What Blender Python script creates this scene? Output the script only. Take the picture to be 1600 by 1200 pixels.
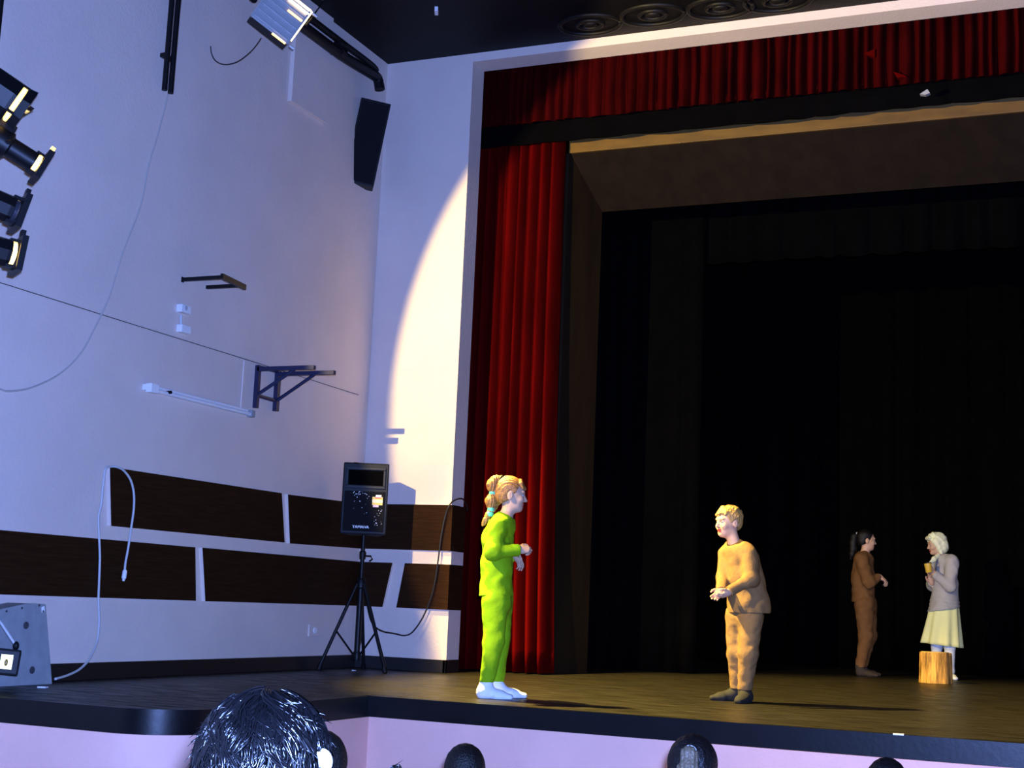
import bpy, bmesh, math, random
import numpy as np
from mathutils import Vector, Matrix
random.seed(7)
rng = np.random.default_rng(7)
S = bpy.context.scene
COL = S.collection
for _o in list(bpy.data.objects):
    bpy.data.objects.remove(_o)
A = np.array

# ------------------------------------------------------------------ camera
FPX = 2207.0
YAW, PITCH, ROLL = [math.radians(a) for a in (23.34, 8.91, 2.45)]
CAM = A([0.0, 0.0, 0.60])                       # z = 0 is the stage floor


def cam_axes():
    cy, sy, cp, sp, cr, sr = math.cos(YAW), math.sin(YAW), math.cos(PITCH), math.sin(PITCH), math.cos(ROLL), math.sin(ROLL)
    fwd = A([-sy * cp, cy * cp, sp])
    right = A([cy, sy, 0.0])
    up = np.cross(right, fwd)
    return A([cr * right + sr * up, -sr * right + cr * up, fwd])


CM = cam_axes()
cd = bpy.data.cameras.new('camera')
cd.sensor_width = 36.0
cd.lens = FPX / 1600 * 36
cd.clip_end = 200
cam = bpy.data.objects.new('camera', cd)
COL.objects.link(cam)
mw = Matrix.Identity(4)
for i in range(3):
    mw[i][0], mw[i][1], mw[i][2], mw[i][3] = CM[0][i], CM[1][i], -CM[2][i], CAM[i]
cam.matrix_world = mw
S.camera = cam

# ------------------------------------------------------------------ world, lights, exposure
w = bpy.data.worlds.new('world')
S.world = w
w.use_nodes = True
w.node_tree.nodes['Background'].inputs[0].default_value = (0.35, 0.5, 1.0, 1)
w.node_tree.nodes['Background'].inputs[1].default_value = 0.05
vs = S.view_settings
vs.view_transform = 'Standard'
vs.look = 'None'
vs.exposure = 0.0
vs.gamma = 1.0
vs.use_curve_mapping = False


def light(name, kind, loc, col, energy, size=0.05, aim=None, half=None, blend=0.1):
    d = bpy.data.lights.new(name, kind)
    d.color = col
    d.energy = energy
    d.shadow_soft_size = size
    o = bpy.data.objects.new(name, d)
    COL.objects.link(o)
    o.location = loc
    if aim is not None:
        o.rotation_euler = Vector(aim).to_track_quat('-Z', 'Y').to_euler()
    if half:
        d.spot_size = math.radians(2 * half)
        d.spot_blend = blend
    return o


FLASH = light('camera_flash', 'POINT', (0.05, -0.02, 0.68), (0.22, 0.36, 1.0), 6000, 0.03)
SPOT_L = A([-5.300, 5.541, 3.101])                # in front of the top lamp of the bank
SPOT_AX = A([0.4519, 0.8852, -0.1105])
light('spot_from_lamp_bank', 'SPOT', SPOT_L, (1.0, 0.76, 0.27), 2900, 0.008, SPOT_AX, 34.9, 0.09)
FLOOD_L = A([-5.56, 8.85, 4.72])                # in front of the silver flood lamp
light('flood_light', 'SPOT', FLOOD_L, (1.0, 0.71, 0.17), 9500, 0.08, A([-2.2, 10.6, 0.3]) - FLOOD_L, 37, 0.45)
light('front_spot', 'SPOT', (3.4, 2.2, 4.9), (1.0, 0.74, 0.20), 1500, 0.10, A([-1.0, 13.4, 0.6]) - A([3.4, 2.2, 4.9]), 17, 0.6)
light('front_top_spot', 'SPOT', (0.3, 4.8, 5.3), (1.0, 0.80, 0.50), 900, 0.06, A([-0.2, 8.3, -0.4]) - A([0.3, 4.8, 5.3]), 21, 0.6)

# ------------------------------------------------------------------ pixel rays (the photo is 1600 x 1200)


def ray(u, v):
    return CM.T @ A([(u - 800) / FPX, -(v - 600) / FPX, 1.0])


def onX(u, v, x):
    d = ray(u, v)
    return CAM + d * (x / d[0])


def onY(u, v, y):
    d = ray(u, v)
    return CAM + d * (y / d[1])


def onZ(u, v, z):
    d = ray(u, v)
    return CAM + d * ((z - CAM[2]) / d[2])


XW, YP, H, XJ = -6.28, 11.25, 5.637, -5.385       # left wall, proscenium wall, ceiling, jamb
GZ = -0.95                                         # hall floor

# ------------------------------------------------------------------ materials


def srgb(r, g, b):
    return tuple(((c / 255) / 12.92 if c / 255 <= 0.04045 else ((c / 255 + 0.055) / 1.055) ** 2.4) for c in (r, g, b))


def mat(name, col, rough=0.6, metal=0.0, spec=0.5, noise=0.0, nscale=8.0, stretch=(1, 1, 1), bump=0.0, bscale=60.0, emit=None, estr=0.0, coat=0.0, col2=None, sheen=0.0):
    m = bpy.data.materials.new(name)
    m.use_nodes = True
    nt = m.node_tree
    b = nt.nodes['Principled BSDF']
    b.inputs['Base Color'].default_value = (*col, 1)
    b.inputs['Roughness'].default_value = rough
    b.inputs['Metallic'].default_value = metal
    b.inputs['Specular IOR Level'].default_value = spec
    if coat:
        b.inputs['Coat Weight'].default_value = coat
        b.inputs['Coat Roughness'].default_value = 0.15
    if sheen:
        b.inputs['Sheen Weight'].default_value = sheen
    tc = nt.nodes.new('ShaderNodeTexCoord')
    mp = nt.nodes.new('ShaderNodeMapping')
    mp.inputs['Scale'].default_value = stretch
    nt.links.new(tc.outputs['Object'], mp.inputs['Vector'])
    if noise:
        n = nt.nodes.new('ShaderNodeTexNoise')
        n.inputs['Scale'].default_value = nscale
        n.inputs['Detail'].default_value = 6
        n.inputs['Roughness'].default_value = 0.6
        nt.links.new(mp.outputs[0], n.inputs['Vector'])
        r = nt.nodes.new('ShaderNodeValToRGB')
        c2 = col2 if col2 else tuple(c * (1 - noise) for c in col)
        c1 = col if col2 else tuple(min(1, c * (1 + noise * 0.5)) for c in col)
        r.color_ramp.elements[0].position = 0.35
        r.color_ramp.elements[1].position = 0.65
        r.color_ramp.elements[0].color = (*c2, 1)
        r.color_ramp.elements[1].color = (*c1, 1)
        nt.links.new(n.outputs['Fac'], r.inputs[0])
        nt.links.new(r.outputs[0], b.inputs['Base Color'])
    if bump:
        n2 = nt.nodes.new('ShaderNodeTexNoise')
        n2.inputs['Scale'].default_value = bscale
        n2.inputs['Detail'].default_value = 4
        nt.links.new(mp.outputs[0], n2.inputs['Vector'])
        bp = nt.nodes.new('ShaderNodeBump')
        bp.inputs['Strength'].default_value = bump
        bp.inputs['Distance'].default_value = 0.01
        nt.links.new(n2.outputs['Fac'], bp.inputs['Height'])
        nt.links.new(bp.outputs[0], b.inputs['Normal'])
    if emit:
        b.inputs['Emission Color'].default_value = (*emit, 1)
        b.inputs['Emission Strength'].default_value = estr
    return m


M_WALL = mat('pink_plaster', (0.72, 0.60, 0.52), 0.8, noise=0.06, nscale=1.2, bump=0.25, bscale=45)
M_FRONT = mat('pink_plaster_low', (0.78, 0.44, 0.36), 0.75, noise=0.08, nscale=1.5, bump=0.2, bscale=40)
M_CEIL = mat('dark_ceiling_paint', (0.0035, 0.0033, 0.0038), 0.6, spec=0.15, bump=0.3, bscale=30)
M_WOOD = mat('dark_brown_veneer', (0.026, 0.010, 0.0038), 0.7, spec=0.06, noise=0.35, nscale=5, stretch=(1, 1, 14), bump=0.08, bscale=40)
M_STAGE = mat('worn_black_stage_boards', (0.021, 0.0175, 0.012), 0.42, spec=0.24, noise=0.7, nscale=2.6, stretch=(0.9, 11, 1), col2=(0.003, 0.0028, 0.003))


def streaks(m):
    """horizontal scuffs: the finish is duller where the boards are worn"""
    nt = m.node_tree
    b = nt.nodes['Principled BSDF']
    tc = nt.nodes.new('ShaderNodeTexCoord')
    mp = nt.nodes.new('ShaderNodeMapping')
    mp.inputs['Scale'].default_value = (1.2, 13, 1)
    n = nt.nodes.new('ShaderNodeTexNoise')
    n.inputs['Scale'].default_value = 2.6
    n.inputs['Detail'].default_value = 8
    n.inputs['Roughness'].default_value = 0.7
    mr = nt.nodes.new('ShaderNodeMapRange')
    mr.inputs['From Min'].default_value = 0.4
    mr.inputs['From Max'].default_value = 0.6
    mr.inputs['To Min'].default_value = 0.22
    mr.inputs['To Max'].default_value = 0.62
    nt.links.new(tc.outputs['Object'], mp.inputs['Vector'])
    nt.links.new(mp.outputs[0], n.inputs['Vector'])
    nt.links.new(n.outputs['Fac'], mr.inputs['Value'])
    nt.links.new(mr.outputs[0], b.inputs['Roughness'])
    bp = nt.nodes.new('ShaderNodeBump')
    bp.inputs['Strength'].default_value = 0.35
    bp.inputs['Distance'].default_value = 0.01
    nt.links.new(n.outputs['Fac'], bp.inputs['Height'])
    nt.links.new(bp.outputs[0], b.inputs['Normal'])


streaks(M_STAGE)
M_PORTALLEG = mat('brown_portal_leg', (0.020, 0.011, 0.004), 0.7, spec=0.1, noise=0.25, nscale=6, stretch=(1, 1, 0.2))
M_BAND = mat('black_gloss_edge', (0.003, 0.003, 0.0035), 0.34, spec=0.22, noise=0.3, nscale=6, bump=0.05, bscale=30)
M_BASE = mat('black_skirting', (0.007, 0.006, 0.006), 0.5)
M_HALL = mat('hall_floor', (0.10, 0.07, 0.05), 0.5, noise=0.3)
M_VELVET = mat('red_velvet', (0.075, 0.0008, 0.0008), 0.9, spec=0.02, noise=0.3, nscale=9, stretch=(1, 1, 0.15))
M_VALANCE = mat('shaded_red_velvet', (0.034, 0.0008, 0.0010), 0.9, spec=0.02, noise=0.4, nscale=4, stretch=(1, 1, 0.3))  # same velvet as the curtain; weaker light up there put into the colour
M_BLACKCLOTH = mat('black_stage_cloth', (0.0016, 0.0015, 0.0018), 0.95, spec=0.02, noise=0.2, nscale=5)
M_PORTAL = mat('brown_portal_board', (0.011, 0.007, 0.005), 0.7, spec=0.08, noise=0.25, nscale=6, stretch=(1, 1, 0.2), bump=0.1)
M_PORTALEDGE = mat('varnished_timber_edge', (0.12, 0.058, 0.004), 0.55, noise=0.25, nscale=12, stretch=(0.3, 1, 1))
M_BLACK = mat('black_plastic', (0.004, 0.004, 0.005), 0.5, spec=0.2, bump=0.1, bscale=120)
M_BLACKM = mat('black_painted_metal', (0.004, 0.004, 0.005), 0.45, spec=0.25)
M_GRILLE = mat('speaker_grille_cloth', (0.006, 0.006, 0.008), 0.7, spec=0.15, bump=0.6, bscale=260)
M_HORN = mat('horn_plastic', (0.009, 0.009, 0.011), 0.5, spec=0.25)
M_SILVER = mat('brushed_aluminium', (0.36, 0.37, 0.38), 0.5, metal=0.35, bump=0.06, bscale=80)
M_WHITE = mat('white_enamel', (0.80, 0.80, 0.80), 0.4)
M_GREYBOX = mat('grey_painted_box', (0.27, 0.29, 0.30), 0.6, noise=0.12, nscale=10, bump=0.1)
M_GREYBOLT = mat('dark_grommet', (0.05, 0.05, 0.06), 0.6)
M_NAVY = mat('navy_steel', (0.012, 0.014, 0.05), 0.45)
M_CABLE = mat('pale_grey_cable', (0.50, 0.50, 0.50), 0.5)
M_CABLEW = mat('wall_colour_cable', (0.46, 0.42, 0.38), 0.6)
M_BCABLE = mat('black_rubber_cable', (0.006, 0.006, 0.006), 0.5)
M_LENS = mat('lit_lens', (1, 0.8, 0.4), 0.3, emit=(1.0, 0.60, 0.10), estr=4.5)
M_LENSDIM = mat('dim_lit_lens', (1, 0.7, 0.3), 0.3, emit=(1.0, 0.62, 0.16), estr=3.0)
M_SLOT = mat('lit_slot', (1, 0.8, 0.4), 0.3, emit=(1.0, 0.70, 0.30), estr=7.0)
M_SKIN = mat('skin', (0.58, 0.35, 0.22), 0.55, noise=0.1, nscale=25)
M_LIP = mat('lip_skin', (0.40, 0.045, 0.04), 0.45)
M_EYE = mat('eye_white', (0.50, 0.48, 0.45), 0.2)
M_IRIS = mat('eye_iris', (0.03, 0.022, 0.018), 0.2)
M_GREEN = mat('lime_green_jersey', (0.21, 0.41, 0.004), 0.85, spec=0.15, noise=0.06, nscale=20, bump=0.5, bscale=22)
M_TAN = mat('tan_jersey', (0.20, 0.118, 0.045), 0.85, spec=0.15, noise=0.12, nscale=14, bump=0.5, bscale=22)
M_TAN2 = mat('brown_jersey', (0.16, 0.075, 0.026), 0.85, spec=0.15, noise=0.12, nscale=14, bump=0.5, bscale=18)
M_SOCKW = mat('white_sock', (0.80, 0.84, 0.86), 0.85, bump=0.3, bscale=60)
M_SOCKB = mat('black_sock', (0.003, 0.003, 0.0035), 0.85)
M_SOCKD = mat('dark_brown_sock', (0.03, 0.02, 0.015), 0.85)
M_BLOND = mat('blonde_hair', (0.38, 0.22, 0.06), 0.5, noise=0.4, nscale=30, stretch=(1, 1, 0.4), bump=0.6, bscale=90)
M_LBROWN = mat('light_brown_hair', (0.34, 0.15, 0.035), 0.45, noise=0.4, nscale=40, bump=0.6, bscale=110)
M_DARKHAIR = mat('dark_hair', (0.004, 0.003, 0.003), 0.42, spec=0.3, noise=0.3, nscale=40, bump=0.6, bscale=120)
M_GLOSSHAIR = mat('glossy_dark_hair', (0.0025, 0.0025, 0.003), 0.25, spec=0.4)
M_BAND2 = mat('mint_hair_band', (0.10, 0.55, 0.35), 0.5)
M_SCARF = mat('white_headscarf', (0.88, 0.90, 0.60), 0.85, bump=0.5, bscale=30)
M_SKIRT = mat('cream_skirt', (0.90, 0.90, 0.40), 0.85, noise=0.05, nscale=8, bump=0.3, bscale=20)
M_GREYTOP = mat('pale_grey_jersey', (0.44, 0.42, 0.40), 0.85, bump=0.5, bscale=20)
M_YELLOW = mat('yellow_cup', (0.75, 0.48, 0.05), 0.4)
M_BARK = mat('brown_bark', (0.42, 0.22, 0.05), 0.8, noise=0.75, nscale=7, stretch=(3, 3, 0.5), bump=1.0, bscale=16)
M_CUT = mat('cut_timber', (0.50, 0.33, 0.11), 0.75, noise=0.3, nscale=18)
M_PAPER = mat('white_paper', (0.85, 0.85, 0.85), 0.7)
M_FOIL = mat('silver_foil', (0.8, 0.8, 0.82), 0.2, metal=1.0, bump=0.8, bscale=30)
M_STK_Y = mat('sticker_yellow', (0.80, 0.55, 0.06), 0.5)
M_STK_R = mat('sticker_red', (0.65, 0.06, 0.03), 0.5)
M_STK_C = mat('sticker_cream', (0.80, 0.72, 0.45), 0.5)
M_STK_P = mat('sticker_pink', (0.75, 0.52, 0.62), 0.5)
M_LETTER = mat('silver_lettering', (0.62, 0.60, 0.55), 0.4, metal=0.2)
M_SEAT = mat('seat_upholstery', (0.12, 0.02, 0.02), 0.8)
M_DARKCLOTH = mat('dark_sweater', (0.03, 0.03, 0.05), 0.9)
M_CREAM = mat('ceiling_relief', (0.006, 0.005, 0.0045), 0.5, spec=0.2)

# ------------------------------------------------------------------ mesh building


class MB:
    def __init__(s):
        s.v, s.f, s.m = [], [], []
        s.cm = 0

    def add(s, v, f):
        n = len(s.v)
        s.v += [tuple(float(c) for c in p) for p in v]
        s.f += [tuple(i + n for i in q) for q in f]
        s.m += [s.cm] * len(f)
        return s

    def box(s, c, ax, ay, az):
        c, ax, ay, az = map(A, (c, ax, ay, az))
        v = [c + sx * ax + sy * ay + sz * az for sx in (-1, 1) for sy in (-1, 1) for sz in (-1, 1)]
        f = [(0, 1, 3, 2), (4, 6, 7, 5), (0, 4, 5, 1), (2, 3, 7, 6), (0, 2, 6, 4), (1, 5, 7, 3)]
        return s.add(v, f)

    def abox(s, lo, hi):
        lo, hi = A(lo, float), A(hi, float)
        h = (hi - lo) / 2
        return s.box((lo + hi) / 2, (h[0], 0, 0), (0, h[1], 0), (0, 0, h[2]))

    def prism(s, poly, ext):
        n = len(poly)
        p = [A(q, float) for q in poly]
        e = A(ext, float)
        v = p + [q + e for q in p]
        f = [tuple(range(n)), tuple(range(2 * n - 1, n - 1, -1))] + [(i, (i + 1) % n + 0, (i + 1) % n + n, i + n)[::-1] for i in range(n)]
        return s.add(v, f)

    def tube(s, pts, r, n=8, caps=True):
        pts = [A(p, float) for p in pts]
        k = len(pts)
        rs = r if hasattr(r, '__len__') else [r] * k
        v, f = [], []
        t0 = pts[1] - pts[0]
        ref = A([0, 0, 1.0]) if abs(t0[2]) < 0.9 * np.linalg.norm(t0) else A([1.0, 0, 0])
        for i in range(k):
            t = pts[min(i + 1, k - 1)] - pts[max(i - 1, 0)]
            t = t / (np.linalg.norm(t) + 1e-12)
            a = np.cross(t, ref)
            a /= np.linalg.norm(a) + 1e-12
            b = np.cross(t, a)
            ref = -np.cross(t, a) if False else ref
            for j in range(n):
                th = 2 * math.pi * j / n
                v.append(pts[i] + rs[i] * (math.cos(th) * a + math.sin(th) * b))
        for i in range(k - 1):
            for j in range(n):
                j2 = (j + 1) % n
                f.append((i * n + j, (i + 1) * n + j, (i + 1) * n + j2, i * n + j2))
        if caps:
            f.append(tuple(range(n)))
            f.append(tuple(range(k * n - 1, (k - 1) * n - 1, -1)))
        return s.add(v, f)

    def cyl(s, a, b, r0, r1=None, n=20):
        return s.tube([a, b], [r0, r0 if r1 is None else r1], n)

    def lathe(s, c, ax, prof, n=24):
        ax = A(ax, float)
        ax /= np.linalg.norm(ax)
        return s.tube([A(c) + ax * (z + 1e-5 * i) for i, (z, r) in enumerate(prof)], [max(r, 1e-4) for z, r in prof], n)

    def ell(s, c, rx, ry, rz, R=np.eye(3), n=16, m=10):
        v, f = [], []
        for i in range(m + 1):
            th = math.pi * i / m
            for j in range(n):
                ph = 2 * math.pi * j / n
                l = A([rx * math.sin(th) * math.cos(ph), ry * math.sin(th) * math.sin(ph), rz * math.cos(th)])
                v.append(A(c) + R @ l)
        for i in range(m):
            for j in range(n):
                f.append((i * n + j, (i + 1) * n + j, (i + 1) * n + (j + 1) % n, i * n + (j + 1) % n))
        return s.add(v, f)


def mesh_obj(name, v, f, mats, mi=None, loc=(0, 0, 0), smooth=False, bevel=0.0, fixn=True):
    me = bpy.data.meshes.new(name)
    loc = A(loc, float)
    vv = A(v, float) - loc
    me.from_pydata(vv.tolist(), [], [tuple(int(i) for i in q) for q in f])
    mats = mats if isinstance(mats, (list, tuple)) else [mats]
    for m_ in mats:
        me.materials.append(m_)
    if mi is not None:
        me.polygons.foreach_set('material_index', np.asarray(mi, dtype=np.int32))
    if fixn or bevel:
        bm = bmesh.new()
        bm.from_mesh(me)
        bmesh.ops.recalc_face_normals(bm, faces=bm.faces)
        if bevel:
            ed = [e for e in bm.edges if len(e.link_faces) == 2 and e.calc_face_angle(0) > 0.6]
            bmesh.ops.bevel(bm, geom=ed, offset=bevel, segments=2, affect='EDGES', profile=0.6)
        bm.to_mesh(me)
        bm.free()
    if smooth:
        me.polygons.foreach_set('use_smooth', [True] * len(me.polygons))
        if smooth == 'angle':
            try:
                me.set_sharp_from_angle(angle=math.radians(40))
            except Exception:
                pass
    o = bpy.data.objects.new(name, me)
    COL.objects.link(o)
    o.location = loc
    return o


def put(o, parent, ploc):
    o.parent = parent
    o.location = A(o.location) - A(ploc, float)
    return o


def tag(o, label=None, cat=None, group=None, kind=None):
    if label:
        o['label'] = label
    if cat:
        o['category'] = cat
    if group:
        o['group'] = group
    if kind:
        o['kind'] = kind
    return o


class Thing:
    """an Empty at the thing's base that parents its parts"""

    def __init__(s, name, loc, label, cat, group=None):
        s.loc = A(loc, float)
        s.e = bpy.data.objects.new(name, None)
        s.e.empty_display_size = 0.1
        COL.objects.link(s.e)
        s.e.location = s.loc
        tag(s.e, label, cat, group)

    def part(s, name, mb, m, parent=None, smooth=False, bevel=0.0, label=None):
        v, f, mi = (mb.v, mb.f, mb.m) if isinstance(mb, MB) else mb
        o = mesh_obj(name, v, f, m, mi, s.loc, smooth, bevel, fixn=isinstance(mb, MB))
        o.location = (0, 0, 0)
        o.parent = parent or s.e
        if label:
            o['label'] = label
        return o


def single(name, mb, m, label, cat, loc, group=None, smooth=False, bevel=0.0):
    o = mesh_obj(name, mb.v, mb.f, m, mb.m, loc, smooth, bevel)
    return tag(o, label, cat, group)


def struct(name, mb, m, loc=(0, 0, 0), smooth=False, bevel=0.0, parent=None):
    o = mesh_obj(name, mb.v, mb.f, m, mb.m, loc, smooth, bevel)
    if parent:
        o.parent = parent
    else:
        o['kind'] = 'structure'
    return o


def spline(pts, n=8):
    P = [A(p, float) for p in pts]
    out = []
    for i in range(len(P) - 1):
        p0, p1, p2, p3 = P[max(i - 1, 0)], P[i], P[i + 1], P[min(i + 2, len(P) - 1)]
        for k in range(n):
            t = k / n
            out.append(0.5 * ((2 * p1) + (-p0 + p2) * t + (2 * p0 - 5 * p1 + 4 * p2 - p3) * t * t + (-p0 + 3 * p1 - 3 * p2 + p3) * t ** 3))
    out.append(P[-1])
    return out


def norm(v):
    v = A(v, float)
    return v / np.linalg.norm(v)


# ------------------------------------------------------------------ the room shell
struct('wall_left', MB().abox((XW - 0.25, -2.0, GZ), (XW, YP + 0.25, H)), M_WALL)
wall_left = bpy.data.objects['wall_left']
mb = MB().abox((XW - 0.25, YP, GZ), (XJ, 11.50, H)).abox((XJ, YP, 5.555), (6.5, 11.50, H)).abox((5.3, YP, GZ), (6.5, 11.5, 5.555))
wall_front = struct('wall_proscenium', mb, M_WALL)
struct('ceiling', MB().abox((XW - 0.25, -2.0, H), (6.5, 11.5, H + 0.2)), M_CEIL)
struct('floor', MB().abox((XW - 0.25, -2.0, GZ - 0.15), (6.5, 8.2, GZ)), M_HALL)
# stage floor with its side apron along the left wall
YE = 8.02
xa, ya = -4.37, 6.02
poly = [(XW, 19.6), (6.5, 19.6), (6.5, YE), (xa, YE)]
rad = 0.34
arc = [(xa - rad + rad * math.cos(t), ya + rad - rad * math.sin(t)) for t in np.linspace(0, math.pi / 2, 14)]
poly2 = poly + arc + [(XW, ya + 0.02)]
struct('stage_floor', MB().prism([(x, y, 0.0) for x, y in poly2], (0, 0, -0.02)), M_STAGE)


def offset_path(pts, d):
    out = []
    for i, p in enumerate(pts):
        a = A(pts[max(i - 1, 0)])
        b = A(pts[min(i + 1, len(pts) - 1)])
        t = norm(b - a)
        out.append((p[0] + d * t[1], p[1] - d * t[0]))
    return out


edge_path = [(6.5, YE), (xa + 0.001, YE)] + arc + [(XW, ya + 0.02)]


def strip(path, z0, z1, th):
    v, f = [], []
    ins = []
    for i, p in enumerate(path):
        a = A(path[max(i - 1, 0)])
        b = A(path[min(i + 1, len(path) - 1)])
        t = norm(b - a)
        ins.append((p[0] + th * t[1], p[1] - th * t[0]))
    for p, q in zip(path, ins):
        v += [(p[0], p[1], z0), (p[0], p[1], z1), (q[0], q[1], z0), (q[0], q[1], z1)]
    n = len(path)
    for i in range(n - 1):
        a, b = 4 * i, 4 * i + 4
        f += [(a, b, b + 1, a + 1), (a + 2, a + 3, b + 3, b + 2), (a + 1, b + 1, b + 3, a + 3), (a, a + 2, b + 2, b)]
    f += [(0, 1, 3, 2), (4 * n - 4, 4 * n - 2, 4 * n - 1, 4 * n - 3)]
    return v, f


mb = MB()
mb.add(*strip(edge_path[:2], -0.125, 0.006, -0.05))
mb.add(*strip([(xa, YE)] + arc + [(XW, ya + 0.02)], -0.125, 0.006, -0.05))
struct('trim_1', mb, M_BAND, smooth='angle')
inner = [(6.5, YE + 0.035), (xa - 0.03, YE + 0.035)]
arc_in = [(xa - rad + (rad - 0.035) * math.cos(t), ya + rad - (rad - 0.035) * math.sin(t)) for t in np.linspace(0, math.pi / 2, 14)]
mb = MB()
mb.add(*strip(inner, GZ, -0.12, -0.1))
mb.add(*strip([(xa - 0.035, YE + 0.05)] + arc_in + [(XW, ya + 0.055)], GZ, -0.12, -0.1))
struct('wall_stage_front', mb, M_FRONT, smooth='angle')
# skirting
mb = MB().abox((XW, ya + 0.05, 0), (XW + 0.03, YP, 0.11))
struct('baseboard_left', mb, M_BASE, bevel=0.004)
mb = MB().abox((XW + 0.03, YP - 0.03, 0), (XJ + 0.03, YP, 0.11)).abox((XJ, YP - 0.03, 0), (XJ + 0.03, 11.50, 0.11))
struct('baseboard_front', mb, M_BASE, bevel=0.004)
# back and sides of the stage house
struct('wall_stage_back', MB().abox((XW - 0.25, 19.6, -0.1), (6.5, 19.8, 7)), M_BLACKCLOTH)
struct('wall_stage_left', MB().abox((-6.9, 11.5, -0.1), (-6.53, 19.6, 7)), M_BLACKCLOTH)
struct('wall_stage_right', MB().abox((6.5, 11.5, -0.1), (6.7, 19.6, 7)), M_BLACKCLOTH)
struct('ceiling_stage', MB().abox((-6.9, 11.5, 7), (6.7, 19.8, 7.2)), M_BLACKCLOTH)

# raised boxing on the left wall, up by the ceiling
a = onX(449, 158, XW)
b = onX(505, 192, XW)
struct('trim_2', MB().abox((XW, a[1], a[2]), (XW + 0.04, b[1], H)), M_WALL, bevel=0.004)

# wood panels, each one a part of its wall


def wall_panel(px, plane, parent, th=0.03):
    if plane == 'X':
        P = [onX(u, v, XW) for u, v in px]
        P = [A([XW, p[1], p[2]]) for p in P]
        e = A([th, 0, 0])
    else:
        P = [onY(u, v, YP) for u, v in px]
        e = A([0, -th, 0])
    mb = MB()
    mb.prism(P, e)
    n = len(P)
    # wood only on the outer face, pale painted edges
    mb.m = [1 if i != 1 else 0 for i in range(len(mb.f))]
    o = mesh_obj('panel', mb.v, mb.f, [M_WOOD, M_WALL], mb.m)
    o.parent = parent
    return o


YC = YP
cu = onX(556, 788, XW)
P_corner = lambda v: (0, 0)
zU1, zU0 = onY(600, 788, YP)[2], onY(600, 858.3, YP)[2]
zL1, zL0 = onY(600, 879.1, YP)[2], onY(600, 948.5, YP)[2]


def pxW(y, z):
    return y, z


def panel_yz(yz, th=0.03):
    mb = MB().prism([(XW, y, z) for y, z in yz], (th, 0, 0))
    mb.m = [1 if i != 1 else 0 for i in range(len(mb.f))]
    o = mesh_obj('panel', mb.v, mb.f, [M_WOOD, M_WALL], mb.m)
    o.parent = wall_left


yzof = lambda u, v: tuple(onX(u, v, XW)[1:])
panel_yz([yzof(166, 729.5), yzof(435.5, 770.5), yzof(440, 847.5), yzof(168, 821.5)])
panel_yz([yzof(445, 772.5), (YP - 0.03, zU1), (YP - 0.03, zU0), yzof(448, 849)])
l_top, l_bot = yzof(0, 829), yzof(0, 929)
panel_yz([(5.4, l_top[1]), yzof(300, 855), yzof(301, 938.5), (5.4, l_bot[1])])
panel_yz([yzof(311, 855.5), (YP - 0.03, zL1), (YP - 0.03, zL0), yzof(315.5, 939)])


def panel_xz(xz, th=0.03):
    mb = MB().prism([(x, YP, z) for x, z in xz], (0, -th, 0))
    mb.m = [1 if i != 1 else 0 for i in range(len(mb.f))]
    o = mesh_obj('panel', mb.v, mb.f, [M_WOOD, M_WALL], mb.m)
    o.parent = wall_front


xof = lambda u, v: onY(u, v, YP)[0]
panel_xz([(XW, zU1), (XJ, zU1), (XJ, zU0), (XW, zU0)])
panel_xz([(XW, zL1), (xof(615.5, 879.5), zL1), (xof(600, 948.5), zL0), (XW, zL0)])
panel_xz([(xof(635, 879.5), zL1), (XJ, zL1), (XJ, zL0), (xof(621.5, 949), zL0)])
for z0, z1 in ((zU0, zU1), (zL0, zL1)):
    mb = MB().abox((XJ, YP - 0.03, z0), (XJ + 0.025, 11.50, z1))
    o = mesh_obj('panel', mb.v, mb.f, [M_WOOD])
    o.parent = wall_front
# plaster pads between the panels that stand as far out as the panels on the jamb
for z0, z1 in ((zL1, zU0), (0.11, zL0)):
    mb = MB().abox((XJ, YP - 0.0, z0 + 0.001), (XJ + 0.022, 11.50, z1 - 0.001))
    o = mesh_obj('plaster_pad', mb.v, mb.f, [M_WALL])
    o.parent = wall_front

# ceiling rosettes near the proscenium
for i, (u, v) in enumerate(((922, 38), (1020, 23), (1125, 12), (1215, 1))):
    c = onZ(u, v, H)
    t = Thing('ceiling_rosette', (c[0], c[1], H), ['dark ceiling rosette over the lit start of the proscenium lintel', 'dark ceiling rosette with the clearest inner ring above the lintel', 'third dark ceiling rosette along the lintel, dim', 'fourth dark ceiling rosette along the lintel at the frame edge'][i], 'rosette', 'ceiling rosettes along the proscenium')
    ring = lambda r, rr, k=36: [c + A([r * 1.1 * math.cos(q), r * .8 * math.sin(q), 0]) for q in np.linspace(0, 2 * math.pi, k)]
    t.part('rim', MB().tube(ring(0.25, 0), 0.022, 6), M_CREAM, smooth=True)
    t.part('inner_ring', MB().tube(ring(0.105, 0), 0.02, 6), M_CREAM, smooth=True)
    t.part('boss', MB().ell(c, .07, .05, .03), M_CREAM, smooth=True)

# ------------------------------------------------------------------ curtains and portal


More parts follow.
